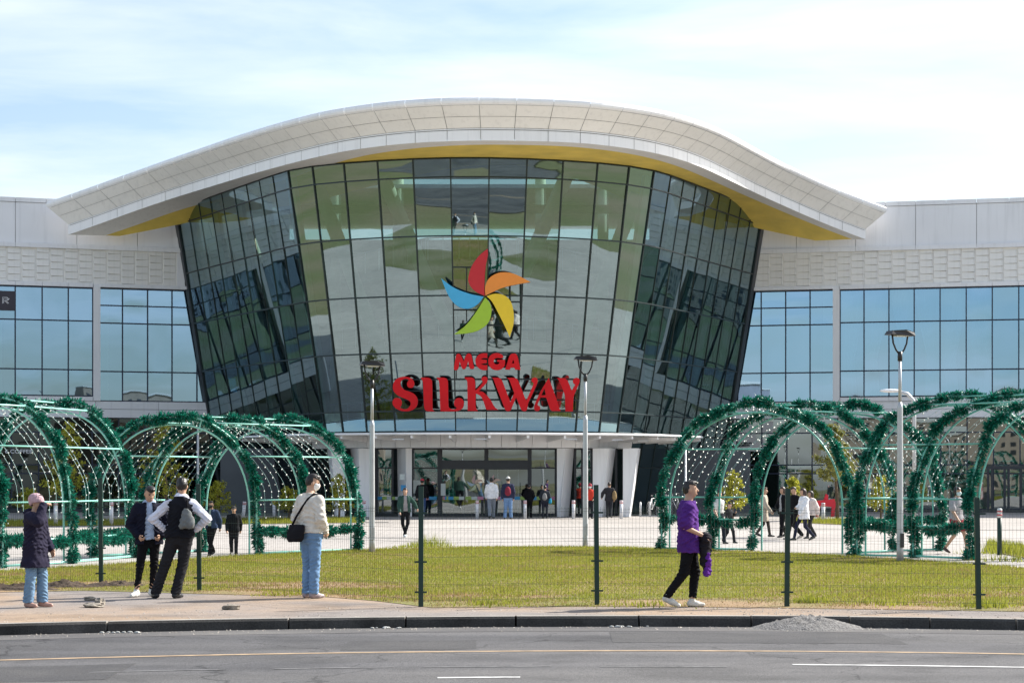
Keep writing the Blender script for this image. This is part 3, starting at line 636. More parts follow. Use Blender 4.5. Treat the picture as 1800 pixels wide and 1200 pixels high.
for side in (-1, 1):
    w = Wing(side); xin = w.x(305 if side < 0 else 1335); s = side
    wall = w.slab(w.x(300)+6 if s < 0 else w.x(1345)-6, s*44, 13.6, 15.85, -0.45, -0.12, 'upper_wall', M_joint)
    seams = sorted([w.x(p) for p in UP_SEAM[s]], key=abs); step = 3.15
    xi = w.x(300)+5.5 if s < 0 else w.x(1345)-5.5
    edges = [xi, seams[0]-s*step]+seams if abs(seams[0]-s*step) > abs(xi) else [xi]+seams
    while abs(edges[-1]) < 41: edges.append(edges[-1]+s*step)
    for a, b in zip(edges[:-1], edges[1:]):
        w.slab(a, b, 13.74, 15.78, -0.12, 0.0, 'wall_panel', M_white, wall, 0.012)
        m_ = (a+b)/2
        for p, q in ((a, m_), (m_, b)): w.slab(p, q, 15.80, 16.02, -0.5, 0.05, 'coping_panel', M_white, wall, 0.008)
        w.slab(a, b, 13.5, 13.72, -0.12, 0.16, 'ledge_panel', M_white, wall, 0.006)
    # relief cladding
    clad = w.slab(xi, s*42, 11.72, 13.5, -0.5, -0.02, 'relief_cladding', M_tile)
    x_start = (w.x(312) if s < 0 else w.x(1328)); nc = 23 if s < 0 else 25
    for c in range(nc):
        x = x_start+s*(0.38+c*0.68)
        off = 0.35*((c*0.37) % 1)
        for r in range(-1, 6):
            z = 11.75+0.17+r*0.35+off
            if z+0.172 > 13.70 or z-0.172 < 11.57: continue
            o = link('tile', TILE if s > 0 else TILEM); p = w.pt(x, z, -0.005); o.location = p; o.rotation_euler = (0, 0, w.rz)
            o.parent = clad
    w.slab(x_start-s*0.35, x_start+s*0.02, 11.74, 15.5, -0.4, 0.06, 'end_trim', M_white, wall)
    # windows
    oc = [w.x(p) for p in OUT_COLS[s]]; stp = (oc[0]-oc[1]) if s < 0 else (oc[-1]-oc[-2]); ext = []
    e = oc[0] if s < 0 else oc[-1]
    while abs(e) < 39: e += s*1.36; ext.append(e)
    oc = sorted(oc+ext)
    w.glaze(oc, [5.97, 7.3, 9.82, 11.5], 0.0, M_gw, M_mullb, wall)
    rc = sorted([w.x(p) for p in REC_COLS[s]]+[w.x(348 if s < 0 else 1295.5)-s*1.3*t for t in (1, 2)])
    w.glaze(rc, [5.74, 7.26, 9.77, 10.68, 11.55], -0.35, M_gw, M_mullb, wall)
    xe = oc[-1] if s < 0 else oc[0]
    tr = sorted(oc)
    for a, b in zip(tr[:-1], tr[1:]):
        w.slab(a, b, 11.55, 11.75, -0.3, 0.15, 'trim_panel', M_white, wall, 0.006); w.slab(a, b, 5.72, 5.93, -0.3, 0.08, 'trim_panel', M_white, wall, 0.006)
    zz = [5.72, 6.6, 7.55, 8.5, 9.4, 10.4, 11.3, 11.73]
    for a, b in zip(zz[:-1], zz[1:]): w.slab(xe-s*0.02, xe-s*0.36, a, b, -0.4, 0.1, 'trim_panel', M_white, wall, 0.0)
    w.slab(xe-s*0.36, xi, 11.58, 11.75, -0.4, 0.15, 'trim_panel', M_white, wall)
    # band over the ground floor
    x = xi; lst = []
    while abs(x) < 41: lst.append((x, x+s*3.05)); x += s*3.05
    for a, b in lst:
        w.slab(a, b, 5.31, 5.70, -0.5, 0.02, 'band_panel', M_white, wall, 0.008); w.slab(a, b, 4.87, 5.29, -0.5, 0.02, 'band_panel', M_white, wall, 0.008)
    # shop fronts
    gc = []; x = w.x(1296 if s > 0 else 345)-s*3.9
    while abs(x) < 40: gc.append(x); x += s*1.28
    w.glaze(sorted(gc), [0.15, 1.98, 2.43, 4.1, 4.86], -0.3, M_gdk if s < 0 else M_gd, M_mullb, wall)
    w.slab(gc[0], s*40, 0.0, 0.15, -0.5, -0.2, 'plinth', M_dark, wall)
    # inside: floors, back walls, ends, roof
    w.slab(xi, s*44, 4.95, 5.65, -9, -0.55, 'floor_slab', M_slab, wall)
    w.slab(xi, s*44, 11.75, 12.3, -9, -0.55, 'ceiling_slab', M_slab, wall)
    w.slab(xi, s*44, 0, 12, -9.3, -9, 'inner_wall', M_intd if s < 0 else M_int, wall)
    w.slab(xi+s*1.5, s*44, 15.5, 15.7, -14, -0.5, 'flat_roof', M_joint, wall)
    w.slab(s*43.7, s*44, 0, 15.7, -14, -0.4, 'end_wall', M_white, wall)
    for k in range(6):
        w.slab(xi+s*(3+k*5.2), xi+s*(3.5+k*5.2), 0.1, 11.7, -3.6, -3.1, 'pillar', M_colm, wall)
    if s > 0: WR = w
    else: WL = w
# outer hull at the back
for c, sz in (((0, 119, 8), (90, 0.4, 16)),): part(MB().box(c, sz), 'rear_wall', M_white)
# shop doors far right
mb = MB()
for px in (1737, 1744, 1766, 1773, 1795, 1802):
    x = WR.x(px); mb.hexa([WR.pt(x-.06, 0.1, -.14), WR.pt(x+.06, 0.1, -.14), WR.pt(x+.06, 2.3, -.14), WR.pt(x-.06, 2.3, -.14)], [WR.pt(x-.06, 0.1, -.42), WR.pt(x+.06, 0.1, -.42), WR.pt(x+.06, 2.3, -.42), WR.pt(x-.06, 2.3, -.42)])
mb.hexa([WR.pt(WR.x(1734), 2.2, -.13), WR.pt(WR.x(1806), 2.2, -.13), WR.pt(WR.x(1806), 2.38, -.13), WR.pt(WR.x(1734), 2.38, -.13)], [WR.pt(WR.x(1734), 2.2, -.42), WR.pt(WR.x(1806), 2.2, -.42), WR.pt(WR.x(1806), 2.38, -.42), WR.pt(WR.x(1734), 2.38, -.42)])
part(mb, 'shop_door_frame', M_dark)
# ---- the entrance under the hall
DE = 89.0
ent = part(MB().box((XX(818, DE+.5), DE+0.2, 3.45), (XX(1000, DE)-XX(640, DE), 0.3, 0.7)), 'entrance_front', M_dark)
i0, i1 = 8, NS-9
for i in range(i0, i1):                # white band under the glass
    for f0, f1 in ((0, .5), (.5, 1)):
        g0, g1 = i+f0+0.006, i+f1-0.006
        mb = MB().hexa([TP(g0, 3.12, .10), TP(g1, 3.12, .10), TP(g1, 3.80, .10), TP(g0, 3.80, .10)], [TP(g0, 3.12, -.3), TP(g1, 3.12, -.3), TP(g1, 3.80, -.3), TP(g0, 3.80, -.3)])
        part(mb, 'band_panel', M_white, ent)
# soffit of the entrance
mb = MB(); V = []
for i in range(i0, i1+1): V += [TP(i, 3.11, 0.0), Vector((TP(i, 3.1).x, 92.0, 3.11))]
part(mb.add(V, [(2*a, 2*a+1, 2*a+3, 2*a+2) for a in range(i1-i0)]), 'entrance_soffit', M_white, ent)
# frames and doors
mb = MB()
for px, wd in ((661, 7), (690, 4), (725, 4), (773, 8), (855, 6), (931, 7), (977, 4), (1011, 4), (1024, 5), (1040, 4), (1083, 4)):
    mb.box((XX(px, DE), DE, 1.55), (wd*DE/F, 0.16, 3.1))
for z, h in ((0.06, 0.12), (2.22, 0.05), (3.08, 0.05)): mb.box((XX(872, DE), DE+0.01, z), (XX(1086, DE)-XX(658, DE), 0.1, h))
mb.box((XX(852, DE), DE-0.05, 2.36), (XX(928, DE)-XX(777, DE), 0.3, 0.42))
part(mb, 'door_frame', M_dark, ent)
for a, b in ((664, 690), (725, 770), (777, 852), (858, 928), (934, 976), (1010, 1040)):
    for z0, z1 in ((0.12, 2.2), (2.24, 3.06)):
        pane(ent, [Vector((XX(a, DE), DE, z0)), Vector((XX(b, DE), DE, z0)), Vector((XX(b, DE), DE, z1)), Vector((XX(a, DE), DE, z1))], M_gd, 0.003)
mb = MB()
for px in (797, 815, 835, 875, 893, 911): mb.box((XX(px, DE+.6), DE+.6, 1.1), (0.05, 0.05, 2.1))
part(mb, 'door_leaf_frame', M_galv, ent)
part(MB().box((XX(850, DE), DE+6, 1.6), (26, 0.2, 3.2)), 'lobby_wall', M_intd, ent)
SC = [mat('sticker_%s' % n, c, 0.5, 0.05) for n, c in (('blue', (0.05, 0.32, 0.62)), ('green', (0.35, 0.52, 0.12)), ('pale', (0.62, 0.68, 0.66)), ('pink', (0.62, 0.25, 0.38)))]
k = 0
for a, b in ((664, 688), (689, 706), (726, 768), (779, 788), (788, 816), (818, 850), (860, 890), (890, 926), (936, 958), (958, 975)):
    w_ = (b-a)/3
    for t in range(3):
        part(MB().box((XX(a+w_*(t+.5), DE), DE-0.09, 0.83), (w_*DE/F*0.98, 0.004, 0.15)), 'door_sticker', SC[(k+t) % 4], ent)
    k += 1
# raking white pillars
def pillar(A, Bt, Bb, Ct, Cb):
    zt = 3.10; d0, d1 = 87.6, 88.8
    p = lambda px, z, d: Vector((XX(px, d), d, z))
    mb = MB(); V = [p(A, 0, d0), p(Bb, 0, d0-.15), p(Cb, 0, d1), p(A, 0, d1+.4), p(A, zt, d0), p(Bt, zt, d0-.15), p(Ct, zt, d1), p(A, zt, d1+.4)]
    part(mb.add(V, [(0, 1, 5, 4), (1, 2, 6, 5), (2, 3, 7, 6), (3, 0, 4, 7), (4, 5, 6, 7), (3, 2, 1, 0)]), 'raking_pillar', M_fascia, ent)
pillar(979, 995, 984, 1009, 1000); pillar(1042, 1070, 1057, 1082, 1067); pillar(1095, 1122, 1106, 1126, 1109)
pillar(724, 713, 715, 698, 700); pillar(657, 630, 634, 616, 629); pillar(606, 582, 592, 576, 588)
for px, py, m in ((707, 838, SC[2]), (709, 857, SC[0])): part(MB().box((XX(px, 87.2), 87.2, Z(py, 87.2)), (0.22, 0.02, 0.26)), 'notice', m, ent)
part(MB().box((XX(736, 88.8), 88.8, Z(855, 88.8)), (0.5, 0.02, 0.6)), 'notice', SC[2], ent)
part(MB().box((XX(779, 88.8), 88.8, Z(860, 88.8)), (0.22, 0.02, 0.56)), 'notice', SC[2], ent)
# canopy: thin slab with brackets
c0, c1 = 6, NS-6
mb = MB(); V = []
for i in range(c0, c1): V += [TP(i, 3.82, .12), TP(i, 3.72, 2.3), TP(i, 3.77, .12), TP(i, 3.66, 2.3)]
n = c1-c0; Fs = []
for a in range(n-1): Fs += [(4*a, 4*a+1, 4*a+5, 4*a+4), (4*a+2, 4*a+6, 4*a+7, 4*a+3), (4*a+1, 4*a+3, 4*a+7, 4*a+5)]
M_can = glass('canopy_glass', (0.90, 0.91, 0.91), (0.9, 0.95, 0.95), 0.25)
can = part(mb.add(V, Fs), 'canopy', M_can)
for i in range(c0, c1):
    a, b = TP(i, 3.66, .1), TP(i, 3.62, 2.25); t = Vector((nrm[i].y, -nrm[i].x, 0))*0.05
    dn_ = Vector((0, 0, -.30)); dm = Vector((0, 0, -.12))
    part(MB().hexa([a-t, a+t, a+t+dn_, a-t+dn_], [b-t, b+t, b+t+dm, b-t+dm]), 'bracket', M_fascia, can)
mb = MB().tube([TP(i, 3.69, 2.33) for i in range(c0, c1)], 0.055, 6); part(mb, 'canopy_rim', M_fascia, can)
for px, d in ((700, 84.4), (845, 84), (1004, 84.4), (1085, 86), (1130, 88)):
    part(MB().box((XX(px, d), d, 3.45), (0.5, 0.14, 0.05)), 'strip_lamp', M_galv, can)
# ================================================================== signs
def catmull(pts, seg=6):
    """closed outline; points given as (x, y, 1) are corners"""
    n = len(pts); out = []
    for i in range(n):
        p0, p1, p2, p3 = pts[i-1], pts[i], pts[(i+1) % n], pts[(i+2) % n]
        a, b = Vector(p1[:2]), Vector(p2[:2])
        t1 = (b-Vector(p0[:2]))*0.5 if len(p1) == 2 else (b-a)*0.6
        t2 = (Vector(p3[:2])-a)*0.5 if len(p2) == 2 else (b-a)*0.6
        L = (b-a).length
        if t1.length > 1.2*L: t1 *= 1.2*L/t1.length
        if t2.length > 1.2*L: t2 *= 1.2*L/t2.length
        for s in range(seg):
            t = s/seg; h = (2*t**3-3*t**2+1, t**3-2*t**2+t, -2*t**3+3*t**2, t**3-t**2)
            out.append(a*h[0]+t1*h[1]+b*h[2]+t2*h[3])
    return out
def plate(name, outlines, to_world, thick, mface, mside, parent):
    cu = bpy.data.curves.new(name, 'CURVE'); cu.dimensions = '2D'; cu.fill_mode = 'BOTH'; cu.extrude = thick/2
    for o in outlines:
        sp = cu.splines.new('POLY'); sp.points.add(len(o)-1); sp.use_cyclic_u = True
        for i, q in enumerate(o): sp.points[i].co = (q[0], q[1], 0, 1)
    ob = bpy.data.objects.new(name, cu); me = bpy.data.meshes.new_from_object(ob); bpy.data.objects.remove(ob); bpy.data.curves.remove(cu)
    me.materials.clear(); me.materials.append(mface); me.materials.append(mside)
    for p in me.polygons:
        p.material_index = 0 if abs(p.normal.z) > 0.5 else 1; p.use_smooth = False
    me.transform(to_world)
    o = bpy.data.objects.new(name, me); C.objects.link(o); o.parent = parent; return o
SD = 85.85
def sign_map(sc, ox, oy, base):
    SD = base.y     # zoom-crop units -> metres in the sign's own frame (upright, facing the road)
    k = SD/F/sc
    return lambda p: ((ox+p[0]/sc-CX)*SD/F-base.x, CH+(HY-(oy+p[1]/sc))*SD/F-base.z)
UP = Matrix.Rotation(math.radians(90), 4, 'X')
def letters(root, base, sc, ox, oy, shapes, m, thick=0.14, seg=5, follow=False):
    for nm, outs in shapes:
        d = base.y
        if follow:                      # each letter hangs close to the curved glass behind it
            xs_ = [q[0] for o in outs for q in o]; zt = Z(oy+min(q[1] for o in outs for q in o)/sc, d)
            d = min(glass_y(XX(ox+x/sc, d), zt) for x in (min(xs_), (min(xs_)+max(xs_))/2, max(xs_)))-0.24
        f = lambda p: ((ox+p[0]/sc-CX)*d/F-base.x, CH+(HY-(oy+p[1]/sc))*d/F-base.z)
        os_ = [[Vector(f(q)) for q in catmull(o, seg)] for o in outs]
        plate(nm, os_, Matrix.Translation((0, d-base.y, 0)) @ UP, thick, m, M_edge, root)
K = 1697
SILK = [('letter_s', [[(60, 290), (90, 200), (170, 140), (280, 122), (390, 150), (440, 210), (447, 268), (420, 315), (380, 327), (335, 310), (315, 265), (325, 215), (355, 185, 1), (310, 162), (262, 165), (215, 195), (197, 240), (212, 300), (270, 360), (370, 395), (450, 440), (500, 510), (510, 590), (480, 670), (410, 725), (310, 748), (200, 737), (110, 690), (60, 630), (53, 570), (80, 520), (130, 505), (190, 520), (222, 570), (215, 640), (188, 678, 1), (250, 707), (310, 705), (360, 660), (380, 605), (350, 555), (280, 520), (180, 480), (100, 420), (65, 360)]]),
        ('letter_i', [[(560, 140, 1), (690, 140), (745, 165), (770, 215), (778, 690), (795, 733), (820, 748, 1), (690, 748, 1), (645, 725), (622, 660), (605, 260), (590, 185), (565, 152)]]),
        ('letter_l', [[(845, 140, 1), (985, 140), (1035, 165), (1055, 220), (1065, 640), (1085, 690), (1140, 710), (1195, 703), (1215, 685, 1), (1175, 650), (1165, 590), (1190, 530), (1250, 505), (1310, 525), (1340, 580), (1335, 660), (1300, 710), (1240, 740), (1170, 748, 1), (920, 748, 1), (915, 690), (900, 260), (885, 190), (850, 150)]]),
        ('letter_k', [[(1350, 135, 1), (1480, 135), (1525, 160), (1545, 210), (1550, 375, 1), (1640, 280), (1682, 215), (1658, 172), (1680, 130), (1730, 118), (1767, 150), (1760, 220), (1700, 290), (1610, 385, 1), (1690, 400), (1767, 470), (1837, 560), (1897, 670), (1967, 722, 1), (1757, 722, 1), (1735, 690), (1700, 580), (1640, 470), (1556, 425, 1), (1557, 650), (1572, 710), (1600, 740, 1), (1410, 740, 1), (1405, 260), (1395, 190), (1355, 150)]]),
        ('letter_w', [[(K+a[0], a[1])+tuple(a[2:]) for a in [(145, 140, 1), (270, 142), (318, 168), (345, 215), (485, 580, 1), (555, 420, 1), (478, 215), (450, 165), (415, 145, 1), (550, 142), (608, 168), (640, 225), (770, 560, 1), (885, 300), (903, 240), (874, 215), (866, 180), (890, 148), (930, 138), (968, 155), (977, 200), (965, 260), (860, 490), (810, 600), (785, 720), (745, 744), (700, 735), (668, 690), (590, 495, 1), (520, 660), (492, 725), (450, 744), (412, 738), (388, 710), (360, 640), (200, 230), (180, 170)]]]),
        ('letter_a', [[(K+a[0], a[1])+tuple(a[2:]) for a in [(1180, 140, 1), (1200, 200), (1330, 560), (1365, 680), (1395, 742, 1), (1240, 742, 1), (1205, 710), (1132, 500, 1), (1032, 500, 1), (990, 590), (978, 635), (1012, 655), (1026, 695), (1002, 733), (958, 744), (920, 718), (915, 660), (950, 560), (1040, 370)]], [(K+1102, 335, 1), (K+1122, 455, 1), (K+1046, 458, 1)]]),
        ('letter_y', [[(K+a[0], a[1])+tuple(a[2:]) for a in [(1330, 145, 1), (1460, 150), (1510, 185), (1540, 240), (1592, 375, 1), (1655, 268, 1), (1625, 240), (1613, 200), (1635, 160), (1680, 142), (1725, 160), (1738, 205), (1720, 260), (1640, 450), (1625, 520), (1615, 750, 1), (1480, 750, 1), (1475, 680), (1470, 480), (1450, 400), (1380, 230), (1345, 170)]]])]
MEGA = [('letter_m', [[(105, 500), (120, 400), (155, 205), (190, 158), (240, 162), (278, 205), (335, 335, 1), (388, 200), (425, 155), (480, 155), (520, 195), (560, 400), (583, 480), (555, 510), (500, 510), (468, 480), (440, 330, 1), (392, 475), (340, 520), (290, 485), (240, 340, 1), (212, 495), (170, 538), (120, 535)]]),
        ('letter_e', [[(888, 145, 1), (780, 145), (690, 180), (625, 260), (610, 345), (640, 440), (710, 510), (800, 540), (888, 537, 1), (888, 420, 1), (800, 420), (735, 392, 1), (878, 376, 1), (878, 300, 1), (735, 284, 1), (800, 255), (888, 260, 1)]]),
        ('letter_g', [[(1272, 240, 1), (1225, 172), (1120, 140), (1010, 160), (935, 230), (910, 330), (930, 430), (1000, 510), (1110, 540), (1220, 515), (1290, 440), (1306, 360), (1300, 296, 1), (1120, 296, 1), (1120, 345, 1), (1180, 352, 1), (1150, 395), (1090, 405), (1046, 370), (1042, 310), (1078, 265), (1140, 252), (1205, 266, 1)]]),
        ('letter_a', [[(1300, 522, 1), (1320, 480), (1400, 225), (1445, 165), (1500, 150), (1550, 155), (1592, 205), (1640, 400), (1667, 530, 1), (1542, 530, 1), (1522, 482, 1), (1440, 482, 1), (1412, 530, 1)], [(1498, 285, 1), (1520, 380, 1), (1465, 380, 1)]])]
WHEEL = [('petal', (0.55, 0.012, 0.02), [(665, 65, 1), (610, 110), (560, 180), (537, 260), (550, 310), (590, 350), (645, 376, 1), (643, 300), (652, 180), (666, 110)]),
         ('petal', (0.85, 0.28, 0.035), [(650, 374, 1), (648, 320), (670, 265), (720, 230), (780, 220), (850, 235), (948, 285, 1), (860, 300), (770, 320), (700, 350)]),
         ('petal', (0.83, 0.58, 0.02), [(657, 378, 1), (710, 362), (770, 370), (815, 410), (835, 480), (835, 560), (810, 648, 1), (780, 580), (730, 480), (692, 412)]),
         ('petal', (0.36, 0.56, 0.03), [(648, 386, 1), (680, 425), (690, 480), (670, 550), (610, 600), (530, 622), (443, 628, 1), (520, 570), (590, 480)]),
         ('petal', (0.06, 0.42, 0.72), [(358, 260, 1), (440, 320), (540, 360), (638, 381, 1), (600, 430), (540, 460), (470, 445), (410, 380)])]
b_silk = P(855, 724, 85.85); b_mega = P(857, 650, 85.6); b_wh = P(853, 520, 84.95)
sg = thing('letter_sign', 'large red ornate capital letters with ball ends across the glass hall', 'sign', b_silk)
letters(sg, b_silk, 10.2857, 685, 650, SILK, M_red, follow=True)
sg2 = thing('letter_sign', 'smaller bold red rounded letters between the pinwheel and the ornate lettering', 'sign', b_mega)
letters(sg2, b_mega, 13.333, 790, 610, MEGA, M_red, follow=True)
sg3 = thing('pinwheel_sign', 'five petal pinwheel emblem in red, orange, yellow, green and blue on the glass', 'sign', b_wh)
for i, (nm, c, o) in enumerate(WHEEL):
    letters(sg3, b_wh, 3.75, 680, 420, [(nm, [o])], mat('petal_%d' % i, c, 0.4, 0.03), 0.12, 7)
# rails that carry the letters
def rails(root, base, segs, r=0.022):
    mb = MB(); SD = base.y
    for (x0, y0, x1, y1) in segs:
        n = 10 if abs(x1-x0) > 40 else 1; pp = []
        for k in range(n+1):
            px, py = x0+(x1-x0)*k/n, y0+(y1-y0)*k/n; d = glass_y(XX(px, SD), Z(py, SD))-.10; d = glass_y(XX(px, d), Z(py, d))-.10
            pp.append(P(px, py, d)-base)
        for k in range(n): mb.bar(pp[k], pp[k+1], r*2, r*2)
    mb.build('mounting_rail', M_edge, root)
rails(sg, b_silk, [(690, y, 1016, y) for y in (667, 687, 703)]+[(688, 721.5, 1012, 721.5)]+[(1013, 680, 1013, 728)])
rails(sg2, b_mega, [(798, 624, 916, 624), (798, 643, 916, 643)]+[(x, 621, x, 668) for x in (802, 857, 912)])
rails(sg3, b_wh, [(796, 470, 835, 470), (820, 470, 820, 565), (796, 545, 860, 545), (856, 572, 917, 572), (916, 500, 916, 572), (897, 500, 897, 535), (880, 531, 917, 531), (880, 520, 917, 520)])
# pinwheel stickers on the doors
for px, py, sc in ((835, 850, 0.19), (868, 848, 0.17)):
    d = 88.86; b = P(px, py, d)
    r = thing('pinwheel_sticker', 'small pale pinwheel sticker on the entrance door %s' % ('left of the middle post' if px < 850 else 'right of the middle post'), 'sticker', b)
    for i, (nm, c, o) in enumerate(WHEEL):
        cc = tuple(0.35*x+0.4 for x in c)
        outs = [[Vector(((q[0]-650)/3.75*sc*d/F*1.0, -(q[1]-378)/3.75*sc*d/F)) for q in catmull(o, 3)]]
        plate(nm, outs, UP, 0.006, mat('pale_petal_%d' % i, cc, 0.5, 0.03), M_edge, r)
def text(root, s, size, m, loc, rz, depth=0.03, sx=1.0):
    cu = bpy.data.curves.new('lettering', 'FONT'); cu.body = s; cu.size = size; cu.extrude = depth; cu.offset = 0.006*size
    ob = bpy.data.objects.new('t', cu); me = bpy.data.meshes.new_from_object(ob); bpy.data.objects.remove(ob); bpy.data.curves.remove(cu)
    me.materials.clear(); me.materials.append(m); me.transform(Matrix.Rotation(rz, 4, 'Z') @ UP @ Matrix.Diagonal((sx, 1, 1, 1)))
    o = bpy.data.objects.new('lettering', me); C.objects.link(o); o.location = loc; o.parent = root; return o
# shop name on the left shop front
x = WL.x(4); bs = WL.pt(x, Z(796, WL.y(x)), -0.18)
t = thing('shop_sign', 'white lit looking shop lettering on the dark front left of the arches', 'sign', bs)
text(t, '6 COFFEE', 0.27, mat('letter_white', (0.85, 0.85, 0.88), 0.4, 0.02), (0.15, 0, 0), WL.rz, 0.03, 1.18)
x0, x1 = WL.x(-12), WL.x(26.5)
bd = WL.pt(x1, Z(546, WL.y(x1)), 0.10)
t = thing('shop_sign', 'dark sign board with an outlined letter R in the upper window', 'sign', bd)
q0 = WL.pt(x0, 0)-WL.pt(x1, 0); hz = (546-512)*WL.y(x1)/F
MB().hexa([q0, Vector((0, 0, 0)), Vector((0, 0, hz)), q0+Vector((0, 0, hz))], [q0-WL.n*.06, -WL.n*.06, Vector((0, 0, hz))-WL.n*.06, q0+Vector((0, 0, hz))-WL.n*.06]).build('board', mat('board_dark', (0.035, 0.03, 0.045), 0.5), t)
# outlined R drawn with two thin strokes
for off in (0.0, 0.06):
    pts = [(-0.62, .34), (-0.62+0, .66), (-0.40, .66), (-0.33, .58), (-0.40, .50), (-0.55, .50), (-0.36, .34)]
    pts = [(a*(1-off*.0)+off*0.8, b+off*(0.3 if b < .6 else -1.0)) for a, b in pts]
    ux = Vector((math.cos(WL.rz), math.sin(WL.rz), 0))
    MB().tube([ux*a+Vector((0, 0, b))+WL.n*.012 for a, b in pts], 0.014, 5).build('letter_stroke', MATS['letter_white'], t)
# curtains behind the upper windows of the other wing
M_cur = mat('curtain_cloth', (0.80, 0.86, 0.84), 0.9, 0.06, 2)
cur_l = ['leftmost pale curtain behind the blue upper windows, gathered to the left', 'second pale curtain from the left behind the blue upper windows', 'pale curtain drawn to the right behind the third blue upper window', 'pale curtain behind the blue upper windows just right of the tall lamp head',
         'second pale curtain from the right behind the blue upper windows', 'rightmost pale curtain, hanging full width behind the blue upper windows']
for i, (a, b, tap) in enumerate(((1480, 1518, 0.55), (1521, 1561, 0.5), (1566, 1606, -0.45), (1609, 1651, -0.5), (1655, 1697, 0.6), (1700, 1743, 0.95))):
    xa, xb = WR.x(a), WR.x(b); n = 40; V = []; nz_ = 8
    for j in range(nz_+1):
        z = 11.45-j*(11.45-5.9)/nz_; g = 1-(1-abs(tap))*min(1, j/5.0)**1.5
        if j > 5: g = min(1, g+0.04*(j-5))
        for k in range(n+1):
            u = k/n; x = xa+(xb-xa)*u*g if tap > 0 else xb-(xb-xa)*(1-u)*g
            V.append(WR.pt(x, z, -0.42+0.07*math.sin(u*24+i)+0.03*math.sin(u*11)))
    c = sum(V, Vector())/len(V); c.z = 5.9
    me = MB().add([v-c for v in V], [(j*(n+1)+k, j*(n+1)+k+1, (j+1)*(n+1)+k+1, (j+1)*(n+1)+k) for j in range(nz_) for k in range(n)]).mesh('curtain', False)
    o = link('curtain', me, M_cur, None, True); o.location = c; tag(o, cur_l[i], 'curtain', 'curtains in the upper windows')
# ================================================================== wire fence
POSTS = [(-9.15, 33.4, 1.74), (-6.84, 32.2, 1.78), (-4.97, 30.75, 1.69), (-3.04, 29.1, 1.68), (-1.27, 26.96, 1.67), (1.20, 27.3, 1.69), (3.83, 26.96, 1.64), (6.37, 26.4, 1.52), (8.95, 25.75, 1.6), (11.5, 25.1, 1.6)]
fence = thing('wire_fence', 'low dark green wire mesh fence with square posts along the footway', 'fence', (0, 27, 0))
def fpart(mb, name, m, par=None):
    o = mb.build(name, m, par or fence); o.parent = par or fence
    if par is None: o.matrix_parent_inverse = Matrix.Translation((0, -27, 0))
    return o
for i, (x, y, h) in enumerate(POSTS):
    tl = random.uniform(-0.012, 0.012)
    po = fpart(MB().bar((x, y, -0.05), (x+tl*h-(0.02 if i == 7 else 0), y, h), 0.068, 0.055, up=Vector((0, 1, 0))), 'post', M_post)
    for zc in (0.2, 0.62, 1.3): fpart(MB().box((x, y-0.03, zc), (0.17, 0.02, 0.025)), 'clamp', M_post, po)
for i in range(len(POSTS)-1):
    a, b = Vector((POSTS[i][0], POSTS[i][1], 0)), Vector((POSTS[i+1][0], POSTS[i+1][1], 0)); L = (b-a).length; d = (b-a)/L; nn = Vector((d.y, -d.x, 0))
    top = 1.38 if i > 2 else 1.45; sag = random.uniform(-0.01, 0.02); mb = MB(); k = int(L/0.05); V = []; Fs = []
    def wire(p, q, r):
        dd = (q-p).normalized(); u = nn; v = dd.cross(u).normalized(); n0 = len(V)
        for e in (p, q): V.extend([e+u*r, e-u*r*0.5+v*r*0.87, e-u*r*0.5-v*r*0.87])
        Fs.extend([(n0, n0+1, n0+4, n0+3), (n0+1, n0+2, n0+5, n0+4), (n0+2, n0, n0+3, n0+5)])
    for j in range(1, k):
        p = a+d*(j*L/k); wire(p+Vector((0, 0, 0.06)), p+Vector((random.uniform(-.004, .004), 0, top+random.uniform(-.01, .012))), 0.0016)
    for z, bend in ((0.08, 0), (0.28, 0), (0.30, 0), (0.48, 0), (0.68, 0), (0.88, 0), (0.92, 0), (1.08, 0), (1.30, 0), (1.34, 0)):
        wire(a+Vector((0, 0, z))-nn*.005, b+Vector((0, 0, z+sag))-nn*.005, 0.002)
    mb.add(V, Fs); fpart(mb, 'mesh_panel', M_wire)

